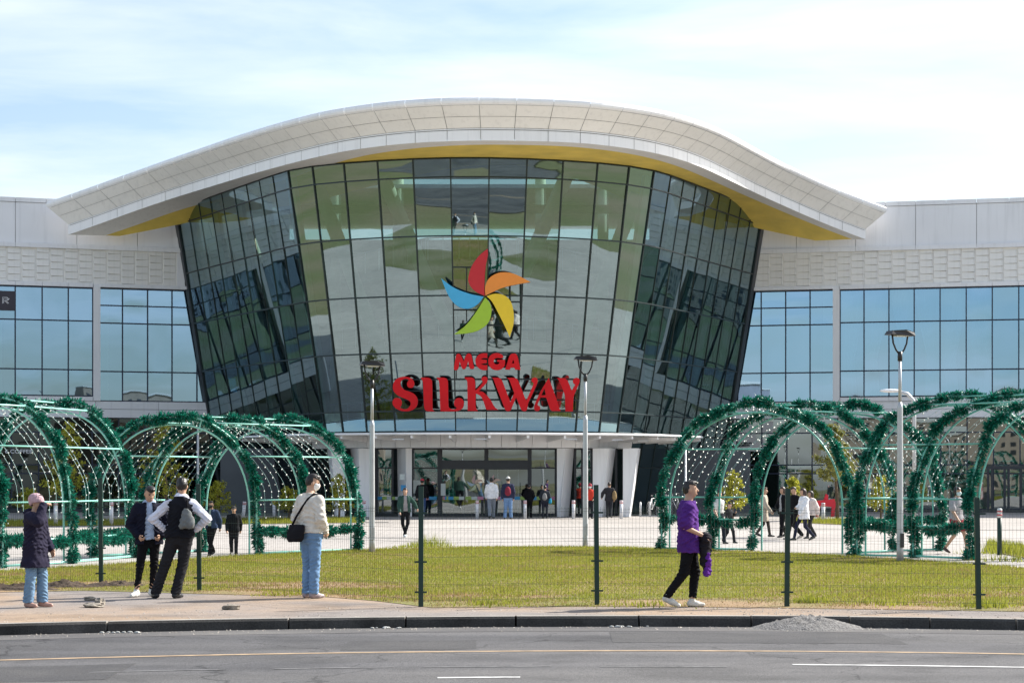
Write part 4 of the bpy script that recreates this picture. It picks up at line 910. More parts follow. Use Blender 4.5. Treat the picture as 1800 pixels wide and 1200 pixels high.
# ================================================================== street lamps
def lamp_post(px, py, top_py, label, rz=0.0, s=1.0):
    g = G(px, py); d = g.y; H = Z(top_py, d); r = thing('street_lamp', label, 'street lamp', g, rz, 'lamps with looped yokes on the plaza')
    mb = MB().tube([(0, 0, 0), (0, 0, .25), (0, 0, H*.66), (0, 0, H*.665), (0, 0, H*.69)], [.078, .070, .060, .060, .036], 12); mb.build('lower_pole', M_galv, r, True)
    MB().tube([(0, 0, H*.68), (0, 0, H-.62)], [.037, .033], 12).build('upper_pole', M_galv, r, True)
    MB().tube([(0, 0, H-.66), (0, 0, H-.46)], .052, 10).build('neck', M_black, r, True)
    for sx in (-1, 1):
        MB().tube([(0.03*sx, 0, H-.5), (.10*sx, 0, H-.42), (.165*sx, 0, H-.28), (.19*sx, 0, H-.1)], .02, 7).build('yoke_arm', M_black, r, True)
    hd = MB().add([(-.29, -.16, H-.10), (.29, -.16, H-.13), (.29, .16, H-.13), (-.29, .16, H-.10), (-.25, -.13, H-.02), (.05, -.15, H+.0), (.27, -.13, H-.05), (.27, .13, H-.05), (.05, .15, H+.0), (-.25, .13, H-.02)],
                  [(0, 1, 2, 3), (4, 5, 8, 9), (5, 6, 7, 8), (0, 4, 9, 3), (1, 2, 7, 6), (0, 1, 6, 5, 4), (3, 9, 8, 7, 2)]).build('lamp_head', M_black, r)
    MB().box((0.02, 0, H-.128), (.3, .2, .02)).build('lens', mat('lamp_lens', (0.75, 0.76, 0.7), 0.3), hd)
    MB().add([(.06, -.151, H+.004), (.272, -.131, H-.044), (.272, .131, H-.044), (.06, .151, H+.004)], [(0, 1, 2, 3)]).build('head_cover', M_galv, hd)
    MB().box((0, -.087, .45), (.09, .02, .3)).build('access_door', M_galv if px < 1500 else M_black, r)
    return r
lamp_post(654, 970, 634, 'grey lamp post between the left arches and the red ornate letters', 0.25)
lamp_post(1029, 961, 625, 'grey lamp post before the last red letters by the entrance pillars', 0.1)
lamp_post(1582, 986, 580, 'tall grey lamp post standing before the right hand arches', 0.35)
# a second kind, on a bent arm
g = G(1607, 925); r = thing('street_lamp', 'white lamp on a bent arm behind the tall grey post', 'street lamp', g)
h = Z(688, g.y)
MB().tube([(0, 0, 0), (0, 0, h-.55), (-.05, 0, h-.3), (-.25, 0, h-.08), (-.55, 0, h-.02)], .07, 8).build('pole', M_galv, r, True)
MB().sphere((-.85, 0, h+.03), .42, 12, 6, (1, .4, .16)).build('lamp_head', M_white, r, True)
for px, py, tp, lb in ((348, 917, 735, 'slim grey pole rising behind the garlanded arch left of the entrance'), (1205, 915, 790, 'slim pale pole behind the leftmost right hand arch')):
    g = G(px, py); o = MB().tube([(0, 0, 0), (0, 0, .08), (0, 0, .09), (0, 0, Z(tp, g.y))], [.12, .12, .05, .04], 8).build('flag_pole', M_galv, None, True)
    o.location = g; tag(o, lb, 'pole')

# ================================================================== bollards
M_bred = mat('bollard_red', (0.55, 0.10, 0.12), 0.5); M_bwh = mat('bollard_white', (0.72, 0.72, 0.74), 0.45)
BOL = [(262, 905, 849, 0), (427, 912, 884, 0.10), (482, 907, 884, 0), (640, 911, 879, 0), (839, 911, 879, 0), (923, 911, 879, 0), (1008, 911, 879, 0), (1092, 911, 879, 0), (1447, 916, 884, 0), (1757, 975, 893, 0), (98, 922, 880, 0), (196, 922, 882, 0)]
BL = ['pale bollard behind the left arch, leftmost but two of the bollards', 'leaning pale bollard behind the boy in black', 'pale bollard seen through the arch left of the man in white', 'pale bollard with red stripes beside the left lamp post', 'bollard with red stripes before the middle of the doors, beside the white hooded walker',
      'bollard with red stripes by the dark clothed pair at the doors', 'bollard with red stripes left of the middle lamp post', 'bollard with red stripes below the rightmost white pillar', 'pale bollard before the red animal figure', 'dark green bollard with striped white top in grass at far right',
      'leftmost pale bollard, behind the woman in the navy coat', 'pale bollard second from the left behind the arches']
for (px, py, tp, lean), lb in zip(BOL, BL):
    g = G(px, py); h = Z(tp, g.y); h = max(.75, min(1.35, h)); dk = px == 1757
    r = thing('bollard', lb, 'bollard', g, 0, 'bollards round the plaza'); rr = .055 if dk else .075
    tp_ = lean*h
    MB().tube([(0, 0, 0), (tp_*.8, 0, h*.8)], rr, 10).build('shaft', M_post if dk else M_bwh, r, True)
    top = MB().tube([(tp_*.8, 0, h*.8), (tp_*.98, 0, h*.985), (tp_, 0, h)], [rr*1.03, rr*1.03, rr*.8], 10).build('cap', M_bwh, r, True)
    for f in (.84, .92): MB().tube([(tp_*f, 0, h*f), (tp_*(f+.035), 0, h*(f+.035))], rr*1.07, 10).build('stripe', M_bred, top, True)

# ================================================================== garlanded arches
def arch_curve(Lp, Rp, top, n=33, leg=1.0):
    """points of an arch standing on two feet"""
    c = (Lp+Rp)/2; hv = (Rp-Lp)/2; out = []
    for k in range(5): out.append(Lp+Vector((0, 0, leg*k/5)))
    for k in range(n):
        t = math.pi*k/(n-1); cs, sn = math.cos(t), math.sin(t)
        u = -math.copysign(abs(cs)**0.92, cs); z = leg+(top-leg)*abs(sn)**0.92
        out.append(c+hv*u+Vector((0, 0, z)))
    for k in range(5): out.append(Rp+Vector((0, 0, leg*(4-k)/5)))
    return out
def resample(pts, step):
    pts = [np.array(p) for p in pts]; L = np.concatenate([[0], np.cumsum([np.linalg.norm(pts[i+1]-pts[i]) for i in range(len(pts)-1)])])
    s = np.linspace(0, L[-1], max(2, int(L[-1]/step))); A = np.array(pts)
    return np.stack([np.interp(s, L, A[:, k]) for k in range(3)], 1)
def garland_mesh(paths, dens=520, rad=0.135, clump=0.45, seed=1):
    r = np.random.default_rng(seed); Vs = []
    for pts in paths:
        Q = resample(pts, 0.02); n = int(len(Q)*0.02*dens); idx = r.integers(0, len(Q)-1, n)
        s = idx*0.02; T = np.gradient(Q, axis=0); T /= np.linalg.norm(T, axis=1)[:, None]
        ph = r.uniform(0, 6.28); mod = 1+clump*np.sin(s*7.3+ph)*np.sin(s*2.9+ph*2)+0.25*np.sin(s*17+ph)
        kp = r.uniform(0, 1.3, n) < mod; idx, s, mod = idx[kp], s[kp], mod[kp]; n = len(idx)
        t = T[idx]; rnd = r.normal(0, 1, (n, 3)); perp = rnd-(rnd*t).sum(1)[:, None]*t; perp /= np.linalg.norm(perp, axis=1)[:, None]
        ctr = Q[idx]+0.05*np.stack([np.sin(s*3.1+ph), np.cos(s*2.3+ph), np.sin(s*2.7)], 1)
        base = ctr+perp*r.uniform(0.0, 0.072, n)[:, None]
        d = perp+t*r.normal(0, 0.45, n)[:, None]+np.array([0, 0, -0.28]); d /= np.linalg.norm(d, axis=1)[:, None]
        ln = rad*mod*r.uniform(0.55, 1.25, n); w = 0.017*r.uniform(0.7, 1.4, n); side = np.cross(d, r.normal(0, 1, (n, 3))); side /= np.linalg.norm(side, axis=1)[:, None]
        a = base-side*w[:, None]*.5; b = base+side*w[:, None]*.5; m = base+d*ln[:, None]*.6
        Vs.append(np.stack([a, b, m+side*w[:, None]*.75, base+d*ln[:, None], m-side*w[:, None]*.75], 1))
    V = np.concatenate(Vs).reshape(-1, 3); k = len(V)//5; i = np.arange(k)*5
    return np_mesh('garland', V, np.stack([i, i+1, i+2, i+3, i+4], 1))
BULB = MB().add([(0, 0, -1.5), (1, 0, 0), (0, 1, 0), (-1, 0, 0), (0, -1, 0), (0, 0, 1.2)], [(0, 2, 1), (0, 3, 2), (0, 4, 3), (0, 1, 4), (5, 1, 2), (5, 2, 3), (5, 3, 4), (5, 4, 1)])
def light_string(pts, parent, r=0.021, step=0.15):
    Q = resample(pts, step); mb = MB()
    mb2 = MB().tube([Vector(q) for q in Q], 0.003, 3, False)
    for q in Q:
        if random.random() < .07: continue
        o = [random.uniform(-.03, .03) for _ in range(3)]; r = random.uniform(.013, .020)
        mb.add([(q[0]+o[0]+v[0]*r, q[1]+o[1]+v[1]*r, q[2]+o[2]-.015+v[2]*r) for v in BULB.v], BULB.f)
    o = mb2.build('light_string', M_string, parent, fix=False)
    return tag(mb.build('bulb', M_bulb, o, fix=False), kind='stuff')
def tunnel(label, arches, top, paint, seed, bars=(1.15, 2.25), side_sets=('R',), low=0.52, nstr=7, dens=1350):
    """arches: list of (left foot px, right foot px) from near to far"""
    A = [(G(*l), G(*r)) for l, r in arches]; base = (A[0][0]+A[0][1])/2
    A = [(l-base, r-base) for l, r in A]
    root = thing('garland_arch', label, 'garland arch', base, 0, 'garlanded festive arches on the plaza')
    rr = random.Random(seed); curves = []
    for k, (l, r) in enumerate(A):
        oc = arch_curve(l, r, top); curves.append(oc)
        inn = arch_curve(l.lerp(r, .045), r.lerp(l, .045), top-.2)
        MB().tube(oc, 0.025, 7).build('arch_tube', paint, root, True)
        MB().tube(inn, 0.023, 7).build('arch_tube', paint, root, True)
        for f in (6, 12, 18, 24, 30, 36): MB().tube([oc[f], inn[f]], .018, 5).build('spacer', paint, root)
        path = [p+Vector((rr.gauss(0, .025), rr.gauss(0, .03), rr.gauss(0, .025))) for p in oc]
        link('garland', garland_mesh([path], dens, 0.10, 0.34, seed*10+k), M_garl, root)['kind'] = 'stuff'
    # bars that tie the arches together, on both sides and over the top
    n = len(curves[0])
    def at(c, z, s):
        rng = range(n//2+1) if s < 0 else range(n-1, n//2-1, -1)
        for i in rng:
            if c[i].z >= z: return c[i]
        return c[n//2]
    for s in (-1, 1):
        for z in bars+(top*.93,):
            MB().tube([at(c, z, s) for c in curves], .018, 7).build('tie_bar', paint, root, True)
        MB().tube([Vector((at(c, .02, s).x, at(c, .02, s).y, .03)) for c in curves], .027, 6).build('ground_bar', paint, root, True)
        lp = [at(c, low, s) for c in curves]
        MB().tube([Vector((p.x, p.y, low)) for p in lp], .022, 6).build('tie_bar', paint, root, True)
        gp = []
        for a, b in zip(lp[:-1], lp[1:]):
            for t in np.linspace(0, 1, 9)[:-1]:
                q = a.lerp(b, t); gp.append(Vector((q.x, q.y, low-.05*math.sin(math.pi*t))))
        gp.append(Vector((lp[-1].x, lp[-1].y, low)))
        link('garland', garland_mesh([gp], dens*1.05, 0.10, 0.34, seed*10+7+s), M_garl, root)['kind'] = 'stuff'
    MB().tube([c[n//2] for c in curves], .018, 7).build('tie_bar', paint, root, True)
    # strings of bulbs hung between the arches
    for a, b in zip(curves[:-1], curves[1:]):
        for j in range(nstr):
            f = (j+.5)/nstr+rr.uniform(-.06, .06); m = [p.lerp(q, f) for p, q in zip(a, b)]; hn = n//2
            for s in (-1, 1):
                sec = m[7:hn+1][::-1] if s < 0 else m[hn:n-7]
                inward = (m[hn]-sec[-1]); inward.z = 0; out = []
                for i, p in enumerate(sec):
                    t = i/(len(sec)-1); out.append(p+inward*(.10*math.sin(math.pi*min(1, t*1.1))+rr.uniform(-.004, .004))+Vector((0, 0, -.06-.12*math.sin(math.pi*t))))
                e = out[-1]; drop = rr.uniform(.25, .6)
                out += [e+Vector((0, 0, -drop*.5)), e+Vector((0, 0, -drop))]
                light_string(out, root)
    return root
tunnel('garlanded teal arch frame at the left edge behind the woman in navy', [((-262, 1000), (5, 997)), ((-143, 991), (124, 989)), ((-34, 981), (233, 979))], 3.45, M_mint, 1)
tunnel('garlanded teal arch frame between the two talking men and the man in white', [((160, 979), (451, 974)), ((257, 974), (541, 970)), ((350, 969), (629, 967))], 3.2, M_mint, 2)
tunnel('garlanded teal arch frame right of the entrance behind the man in purple', [((1163, 965), (1497, 974)), ((1250, 966), (1570, 969)), ((1324, 967), (1655, 967))], 3.55, M_teal, 3, bars=(1.15, 2.4), low=.75)
tunnel('garlanded teal arch frame at the right edge by the tall lamp post', [((1506, 977), (1850, 979)), ((1605, 979), (1950, 981)), ((1704, 983), (2050, 985))], 3.62, M_teal, 4, bars=(1.15, 2.4), low=.7)

# ================================================================== trees
def tree(px, py, top_py, label, spread, leaf, seed, trunk_h=0.22, nb=34, nl=58, name='larch_tree', ln=0.16):
    r = np.random.default_rng(seed); g = G(px, py); H = Z(top_py, g.y); root = thing(name, label, 'tree', g, 0, 'young trees planted before the mall')
    rt = H*.016+.02
    bend = [Vector((r.normal(0, .02)*H*k/5, r.normal(0, .02)*H*k/5, H*k/5)) for k in range(6)]
    mb = MB().tube(bend, [rt*(1-.17*k) for k in range(6)], 8); Ls = []
    for b in range(nb):
        f = trunk_h+(1-trunk_h)*(b/nb)**0.95; f = min(f, .97); q = np.clip(f*5, 0, 4.999); i = int(q); o = bend[i].lerp(bend[i+1], q-i)
        a = b*2.4+r.uniform(-.4, .4); ll = spread*(1-f)**.75*r.uniform(.6, 1.15)+.12; el = r.uniform(.05, .5)
        d = Vector((math.cos(a)*math.cos(el), math.sin(a)*math.cos(el), math.sin(el))); e = o+d*ll; mid = o+d*ll*.5+Vector((0, 0, -.04*ll))
        mb.tube([o, mid, e], [.016, .011, .004], 4)
        n = int(nl*(0.35+ll/spread)); t = 1.05-.8*r.uniform(0, 1, n)**1.7; base = np.array([o.lerp(e, float(u)) for u in t])
        base += r.normal(0, .045+.035*ll, (n, 3)); Ls.append(base)
    mb.build('trunk', M_bark, root, True)
    Bs = np.concatenate(Ls); n = len(Bs); d = r.normal(0, 1, (n, 3)); d[:, 2] += .3; d /= np.linalg.norm(d, axis=1)[:, None]
    sd_ = np.cross(d, r.normal(0, 1, (n, 3))); sd_ /= np.linalg.norm(sd_, axis=1)[:, None]; l_ = ln*r.uniform(.6, 1.3, n)[:, None]; w_ = .024*r.uniform(.7, 1.4, n)[:, None]
    V = np.stack([Bs-d*l_*.5, Bs+sd_*w_, Bs+d*l_*.5, Bs-sd_*w_], 1).reshape(-1, 3); i = np.arange(n)*4
    link('crown', np_mesh('crown', V, np.stack([i, i+1, i+2, i+3], 1)), leaf, root)['kind'] = 'stuff'
tree(118, 917, 742, 'slender yellow green larch behind the arch at the left edge', 1.25, M_larch, 11)
tree(290, 917, 745, 'yellow green larch behind the arch above the two talking men', 1.3, M_larch, 12)
tree(52, 915, 860, 'low yellow green sapling beside the woman in the knitted hat', .7, M_larch, 13, nb=18)
tree(382, 913, 846, 'small larch sapling behind the boy in black', .65, M_larch, 14, nb=18)
tree(508, 913, 858, 'small larch sapling seen just left of the man in white', .7, M_larch, 15, nb=18)
tree(596, 913, 835, 'thin larch sapling behind the right leg of the left arch', .5, M_larch, 16, nb=20)
tree(1472, 914, 745, 'bushy pine with bare lower trunk behind the right arches', 1.35, M_pine, 17, trunk_h=.38, nb=34, nl=120, name='pine_tree', ln=.2)
tree(1288, 912, 830, 'small yellow green tree behind the walking child', .62, M_larch, 18, nb=24)
tree(1393, 911, 842, 'small round yellow green shrub behind the group in black and white', .45, M_larch, 19, trunk_h=.6, nb=16)
tree(1548, 918, 838, 'small yellowing sapling left of the tall grey lamp post', .6, M_larch, 20, nb=22)

# ================================================================== bicycles, rack, red figure
def bicycle(loc, rz, label, col):
    r = thing('bicycle', label, 'bicycle', loc, rz, 'bicycles at the rack'); m = mat('bike_'+col[0], col[1], .35)
    for x in (-.52, .52):
        ring = [(x+.33*math.cos(t), 0, .34+.33*math.sin(t)) for t in np.linspace(0, 2*math.pi, 21)]
        wh = MB().tube(ring, .02, 6, False).build('wheel', M_black, r, True)
        mb = MB()
        for t in np.linspace(0, math.pi, 7)[:-1]: mb.tube([(x-.32*math.cos(t), 0, .34-.32*math.sin(t)), (x+.32*math.cos(t), 0, .34+.32*math.sin(t))], .004, 3)
        mb.build('spoke', M_galv, wh)
    mb = MB()
    for a, b in (((-.52, 0, .34), (-.1, 0, .32)), ((-.1, 0, .32), (.38, 0, .78)), ((-.1, 0, .32), (-.2, 0, .82)), ((-.2, 0, .80), (.37, 0, .84)), ((-.52, 0, .34), (-.2, 0, .78)), ((.52, 0, .34), (.37, 0, .9))): mb.tube([a, b], .022, 6)
    mb.build('frame', m, r, True)
    MB().tube([(.37, 0, .88), (.35, 0, 1.02)], .015, 6).build('stem', M_galv, r)
    MB().tube([(.28, -.29, 1.02), (.35, -.1, 1.04), (.35, .1, 1.04), (.28, .29, 1.02)], .014, 6).build('handlebar', M_black, r, True)
    MB().sphere((-.23, 0, .93), .13, 8, 5, (1, .5, .3)).build('saddle', M_black, r, True)
bicycle(G(1148, 906.5), 1.15, 'white framed bicycle parked at the rack beside the glass', ('white', (.75, .75, .75)))
bicycle(G(1169, 907), 1.35, 'dark bicycle behind the garlanded leg beside the rack', ('dark', (.05, .06, .08)))
bicycle(G(1188, 906.5), 1.9, 'grey bicycle behind the purple shirted man', ('grey', (.35, .36, .38)))
g = G(1150, 908); r = thing('bike_rack', 'grey hooped bicycle rack against the dark glass', 'bike rack', g)
for k in range(4):
    x = -.6+k*.42; MB().tube([(x, 0, 0), (x, 0, .5), (x, .08, .62), (x, .25, .66), (x, .42, .62), (x, .5, .5), (x, .5, 0)], .028, 7).build('hoop', M_galv, r, True)
MB().tube([(-.7, 0, .04), (.75, 0, .04)], .025, 6).build('base_bar', M_galv, r)
g = G(1452, 907.5); r = thing('animal_sculpture', 'bright red blocky animal figure by the shop glass', 'sculpture', g)
M_scr = mat('sculpture_red', (.62, .01, .03), .4, .03); k = g.y/F
MB().add([(-.42, -.16, .72), (.36, -.16, .80), (.44, -.16, .55), (.40, -.16, .42), (-.42, -.16, .52), (-.42, .16, .72), (.36, .16, .80), (.44, .16, .55), (.40, .16, .42), (-.42, .16, .52)],
         [(0, 1, 2, 3, 4), (9, 8, 7, 6, 5), (0, 5, 6, 1), (1, 6, 7, 2), (2, 7, 8, 3), (3, 8, 9, 4), (4, 9, 5, 0)]).build('torso', M_scr, r)
for x, xb, y in ((-.34, -.42, -.1), (-.34, -.36, .1), (.33, .26, -.1), (.36, .34, .1)):
    MB().hexa([(x-.08, y-.05, .56), (x+.08, y-.05, .56), (x+.08, y+.05, .56), (x-.08, y+.05, .56)], [(xb-.06, y-.05, 0), (xb+.06, y-.05, 0), (xb+.06, y+.05, 0), (xb-.06, y+.05, 0)]).build('leg', M_scr, r)
MB().hexa([(-.12, -.07, .72), (.08, -.07, .74), (.08, .07, .74), (-.12, .07, .72)], [(-.02, -.06, 1.04), (.10, -.06, .98), (.10, .06, .98), (-.02, .06, 1.04)]).build('neck', M_scr, r)

# ================================================================== rubble, gravel, soil
def rough_heap(name, label, cat, c, rx, ry, h, m, seed, n=26, rot=0.0, amp=.25):
    r = np.random.default_rng(seed); mb = MB(); V = []
    for j in range(n+1):
        for i in range(n+1):
            u, v = i/n*2-1, j/n*2-1; q = math.hypot(u, v); z = max(0, 1-q**1.5)*h
            x, y = u*rx, v*ry
            nzv = math.sin(x*9+seed)*math.sin(y*13+seed*2)*.5+r.normal(0, .5)
            V.append((x*math.cos(rot)-y*math.sin(rot), x*math.sin(rot)+y*math.cos(rot), z*(1+amp*nzv)-.012))
    mb.add(V, [(j*(n+1)+i, j*(n+1)+i+1, (j+1)*(n+1)+i+1, (j+1)*(n+1)+i) for j in range(n) for i in range(n)])
    o = mb.build(name, m, None, True); o.location = c; return tag(o, label, cat)
c = G(1405, 1096, ROADZ); c.y = kerb_y(c.x)-.12; c.z = ROADZ
rough_heap('gravel_pile', 'low pile of grey gravel spilled against the kerb', 'gravel', c, .78, .55, .16, M_gravel, 5, 40, 0, .2)
for px, py, rx, ry, h, s, lb in ((110, 1031, .75, .22, .09, 1, 'dark clod of dug soil along the fence behind the woman'), (205, 1029, .6, .22, .08, 2, 'dark clod of dug soil left of the man in the open jacket'), (25, 1036, .8, .22, .09, 3, 'dark soil bank at the left edge below the fence')):
    rough_heap('soil_heap', lb, 'soil', G(px, py), rx, ry, h, M_soil, s, 26, 0, .6)
def stone(c, s, m, seed, name, label, cat):
    r = np.random.default_rng(seed); mb = MB().sphere((0, 0, 0), 1, 9, 6)
    mb.v = [tuple(np.array(v)*np.array(s)*(1+r.normal(0, .16))+np.array([0, 0, s[2]*.6])) for v in mb.v]
    o = mb.build(name, m); o.location = c; return tag(o, label, cat, 'broken concrete lumps on the footway')
M_rub = mat('rubble', (.26, .23, .19), .95, .35, 14, bump=.7)
stone(G(158, 1054), (.09, .06, .035), M_rub, 1, 'rubble', 'small flat lump behind the largest rubble on the footway', 'rubble')
stone(G(165, 1066), (.16, .10, .035), M_rub, 2, 'rubble', 'largest flat lump of rubble on the footway right of the woman', 'rubble')
stone(G(176, 1063), (.08, .06, .06), M_rub, 3, 'rubble', 'upright lump of rubble touching the largest piece', 'rubble')
stone(G(408, 1070), (.12, .07, .045), M_rub, 4, 'rubble', 'brown lump of rubble on sandy footway right of the two men', 'rubble')
for k, (px, lb) in enumerate(((224, 'pale litter in the gutter below the two men'), (675, 'pale litter in the gutter near the middle kerb joint'), (1105, 'pale crumbs of rubble in the gutter left of the gravel'))):
    x = XX(px, 24.4); mb = MB(); rr = random.Random(k)
    for j in range(9):
        a = (x+rr.gauss(0, .12), kerb_y(x)-.06-rr.uniform(0, .1), ROADZ+.012); mb.sphere(a, rr.uniform(.012, .03), 6, 4, (1.4, 1, .6))
    o = mb.build('gutter_litter', mat('litter', (.42, .42, .40), .9, .3)); tag(o, lb, 'litter', kind='stuff')
# ================================================================== people
class Field:
    """a small signed distance grid; shapes are blended in and then skinned as one continuous surface"""
    def __init__(s, lo, hi, h):
        s.h = h; s.lo = np.array(lo, float); n = np.ceil((np.array(hi)-s.lo)/h).astype(int)+1
        s.ax = [s.lo[k]+h*np.arange(n[k]) for k in range(3)]; s.f = np.full(tuple(n), 1.0, np.float32)
    def sub(s, lo, hi):
        sl = []
        for k in range(3):
            a = int(np.clip(np.floor((lo[k]-s.lo[k])/s.h), 0, len(s.ax[k])-1)); b = int(np.clip(np.ceil((hi[k]-s.lo[k])/s.h)+1, a+1, len(s.ax[k]))); sl.append(slice(a, b))
        X, Y, Z_ = s.ax[0][sl[0]][:, None, None], s.ax[1][sl[1]][None, :, None], s.ax[2][sl[2]][None, None, :]
        return tuple(sl), X, Y, Z_
    def join(s, sl, d, k):
        a = s.f[sl]
        if k <= 0: s.f[sl] = np.minimum(a, d)
        else:
            h = np.clip(.5+.5*(a-d)/k, 0, 1); s.f[sl] = a*(1-h)+d*h-k*h*(1-h)
    def cap(s, a, b, ra, rb, k=.02):
        a, b = np.array(a, float), np.array(b, float); m = max(ra, rb)+.05
        sl, X, Y, Z_ = s.sub(np.minimum(a, b)-m, np.maximum(a, b)+m); v = b-a; L = v@v+1e-9
        t = np.clip(((X-a[0])*v[0]+(Y-a[1])*v[1]+(Z_-a[2])*v[2])/L, 0, 1)
        s.join(sl, np.sqrt((X-a[0]-t*v[0])**2+(Y-a[1]-t*v[1])**2+(Z_-a[2]-t*v[2])**2)-(ra+(rb-ra)*t), k)
    def ell(s, c, r, R=None, k=.02):
        c = np.array(c, float); r = np.array(r, float); m = max(r)+.05; sl, X, Y, Z_ = s.sub(c-m, c+m)
        x, y, z = X-c[0], Y-c[1], Z_-c[2]
        if R is not None: x, y, z = (R[0][0]*x+R[1][0]*y+R[2][0]*z, R[0][1]*x+R[1][1]*y+R[2][1]*z, R[0][2]*x+R[1][2]*y+R[2][2]*z)
        q = np.sqrt((x/r[0])**2+(y/r[1])**2+(z/r[2])**2); s.join(sl, (q-1)*min(r)*(1+0*q), k)
    def stack(s, rows, z0, z1, k=.02, p=2.3):
        rows = np.array(rows); m = rows[:, 3:].max()+.06
        lo = (rows[:, 1].min()-m, rows[:, 2].min()-m, z0-.04); hi = (rows[:, 1].max()+m, rows[:, 2].max()+m, z1+.04)
        sl, X, Y, Z_ = s.sub(lo, hi); zz = Z_[0, 0]
        cx, cy, rx, ry = [np.interp(zz, rows[:, 0], rows[:, q])[None, None, :] for q in (1, 2, 3, 4)]
        q = (np.abs((X-cx)/rx)**p+np.abs((Y-cy)/ry)**p)**(1/p); d = (q-1)*np.minimum(rx, ry)
        s.join(sl, np.maximum(d, np.maximum(z0-Z_, Z_-z1)), k)
    def cut(s, fn):      # keep only where fn < 0
        X, Y, Z_ = s.ax[0][:, None, None], s.ax[1][None, :, None], s.ax[2][None, None, :]; s.f = np.maximum(s.f, fn(X, Y, Z_)).astype(np.float32)
    def folds(s, amp, seed, fr=38.0, where=()):
        r = np.random.default_rng(seed); X, Y, Z_ = s.ax[0][:, None, None], s.ax[1][None, :, None], s.ax[2][None, None, :]; v = 0
        for k in range(5):
            d = r.normal(0, 1, 3); d[2] *= 1.5; d /= np.linalg.norm(d); f = fr*r.uniform(.5, 1.5)
            v = v+np.abs(np.sin(f*(d[0]*X+d[1]*Y+d[2]*Z_)+r.uniform(0, 6.28)+1.4*np.sin(9*X+11*Z_+k)))-.6
        s.f += (amp*v/1.6).astype(np.float32)
        for (z, sg, n, a) in where:      # bunched creases round a height
            w = np.exp(-((Z_-z)/sg)**2); q = r.uniform(0, 6.28)
            s.f += (a*w*(np.abs(np.sin(n*(Z_+.35*X*np.sign(X)+.3*Y)+q+2.0*np.sin(14*X+q)+1.5*np.sin(17*Y)))-.6)).astype(np.float32)
    def skin(s, name):
        f = s.f.copy(); f[[0, -1]] = 1; f[:, [0, -1]] = 1; f[:, :, [0, -1]] = 1
        n0, n1, n2 = f.shape; sg = f < 0; C8 = {}
        cnt = np.zeros((n0-1, n1-1, n2-1), np.int8)
        for a in (0, 1):
            for b in (0, 1):
                for c in (0, 1): cnt += sg[a:n0-1+a, b:n1-1+b, c:n2-1+c]
        act = (cnt > 0) & (cnt < 8); ii = np.argwhere(act); idm = np.full(act.shape, -1, np.int32); idm[act] = np.arange(len(ii))
        if len(ii) == 0: return None
        acc = np.zeros((len(ii), 3)); num = np.zeros(len(ii)); cr = [(a, b, c) for a in (0, 1) for b in (0, 1) for c in (0, 1)]
        val = {c: f[ii[:, 0]+c[0], ii[:, 1]+c[1], ii[:, 2]+c[2]].astype(float) for c in cr}
        for c in cr:
            for ax in range(3):
                if c[ax] == 0:
                    e = list(c); e[ax] = 1; e = tuple(e); va, vb = val[c], val[e]; m = (va < 0) != (vb < 0)
                    t = np.where(m, va/np.where(m, va-vb, 1), 0); p = np.tile(np.array(c, float), (len(ii), 1)); p[:, ax] += t
                    acc[m] += p[m]; num[m] += 1
        V = s.lo+s.h*(ii+acc/num[:, None]); Q = []
        for ax in range(3):
            u, w = (ax+1) % 3, (ax+2) % 3; A = [slice(0, None)]*3; B = [slice(0, None)]*3; A[ax] = slice(0, -1); B[ax] = slice(1, None)
            e = np.argwhere(sg[tuple(A)] != sg[tuple(B)]); ok = (e[:, u] > 0) & (e[:, w] > 0) & (e[:, u] < f.shape[u]-1) & (e[:, w] < f.shape[w]-1); e = e[ok]
            def cell(du, dw):
                c = e.copy(); c[:, u] -= du; c[:, w] -= dw; return idm[c[:, 0], c[:, 1], c[:, 2]]
            q = np.stack([cell(1, 1), cell(0, 1), cell(0, 0), cell(1, 0)], 1); ins = sg[e[:, 0], e[:, 1], e[:, 2]]
            q[~ins] = q[~ins][:, ::-1]; Q.append(q)
        Q = np.concatenate(Q); return V, Q
TORSO = [(.80, .10, .085), (.86, .15, .105), (.95, .165, .115), (1.05, .145, .105), (1.15, .14, .10), (1.25, .155, .11), (1.33, .166, .113), (1.385, .155, .098), (1.43, .118, .082), (1.465, .078, .068), (1.52, .058, .06)]
STAND = dict(pel=(0, 0), che=(0, 0), nek=(0, .012), head=(0, -.012, 1.635), yaw=0, pitch=0,
             shL=(.168, .01, 1.383), elL=(.235, .03, 1.12), wrL=(.225, -.04, .87), hipL=(.088, 0, .92), knL=(.095, -.02, .49), anL=(.10, .02, .085), ftL=8)
for k_ in ('sh', 'el', 'wr', 'hip', 'kn', 'an'):
    v = STAND[k_+'L']; STAND[k_+'R'] = (-v[0],)+v[1:]
STAND['ftR'] = -8
def walk(st=.62, arm=.16, sw=1):
    L, R_ = ('L', 'R') if sw > 0 else ('R', 'L'); sx = {'L': 1, 'R': -1}; d = {}
    d['kn'+L] = (.09*sx[L], -st*.36, .50); d['an'+L] = (.085*sx[L], -st*.5, .085); d['kn'+R_] = (.09*sx[R_], st*.05-.02, .47); d['an'+R_] = (.085*sx[R_], st*.5, .15); d['lift'+R_] = .06
    d['hipL'] = (.088, 0, .905); d['hipR'] = (-.088, 0, .905)
    for s_, q in ((R_, -1), (L, 1)): d['el'+s_] = (.225*sx[s_], arm*.6*q+.03, 1.125); d['wr'+s_] = (.22*sx[s_], arm*1.25*q-.05, .89)
    d['che'] = (0, -.015); d['head'] = (0, -.045, 1.625); d['nek'] = (0, -.015); return d
def cloth(c): return mat('cloth_%s' % str(c), c, .9, .16, 9, bump=.25, bscale=90, spec=.15)
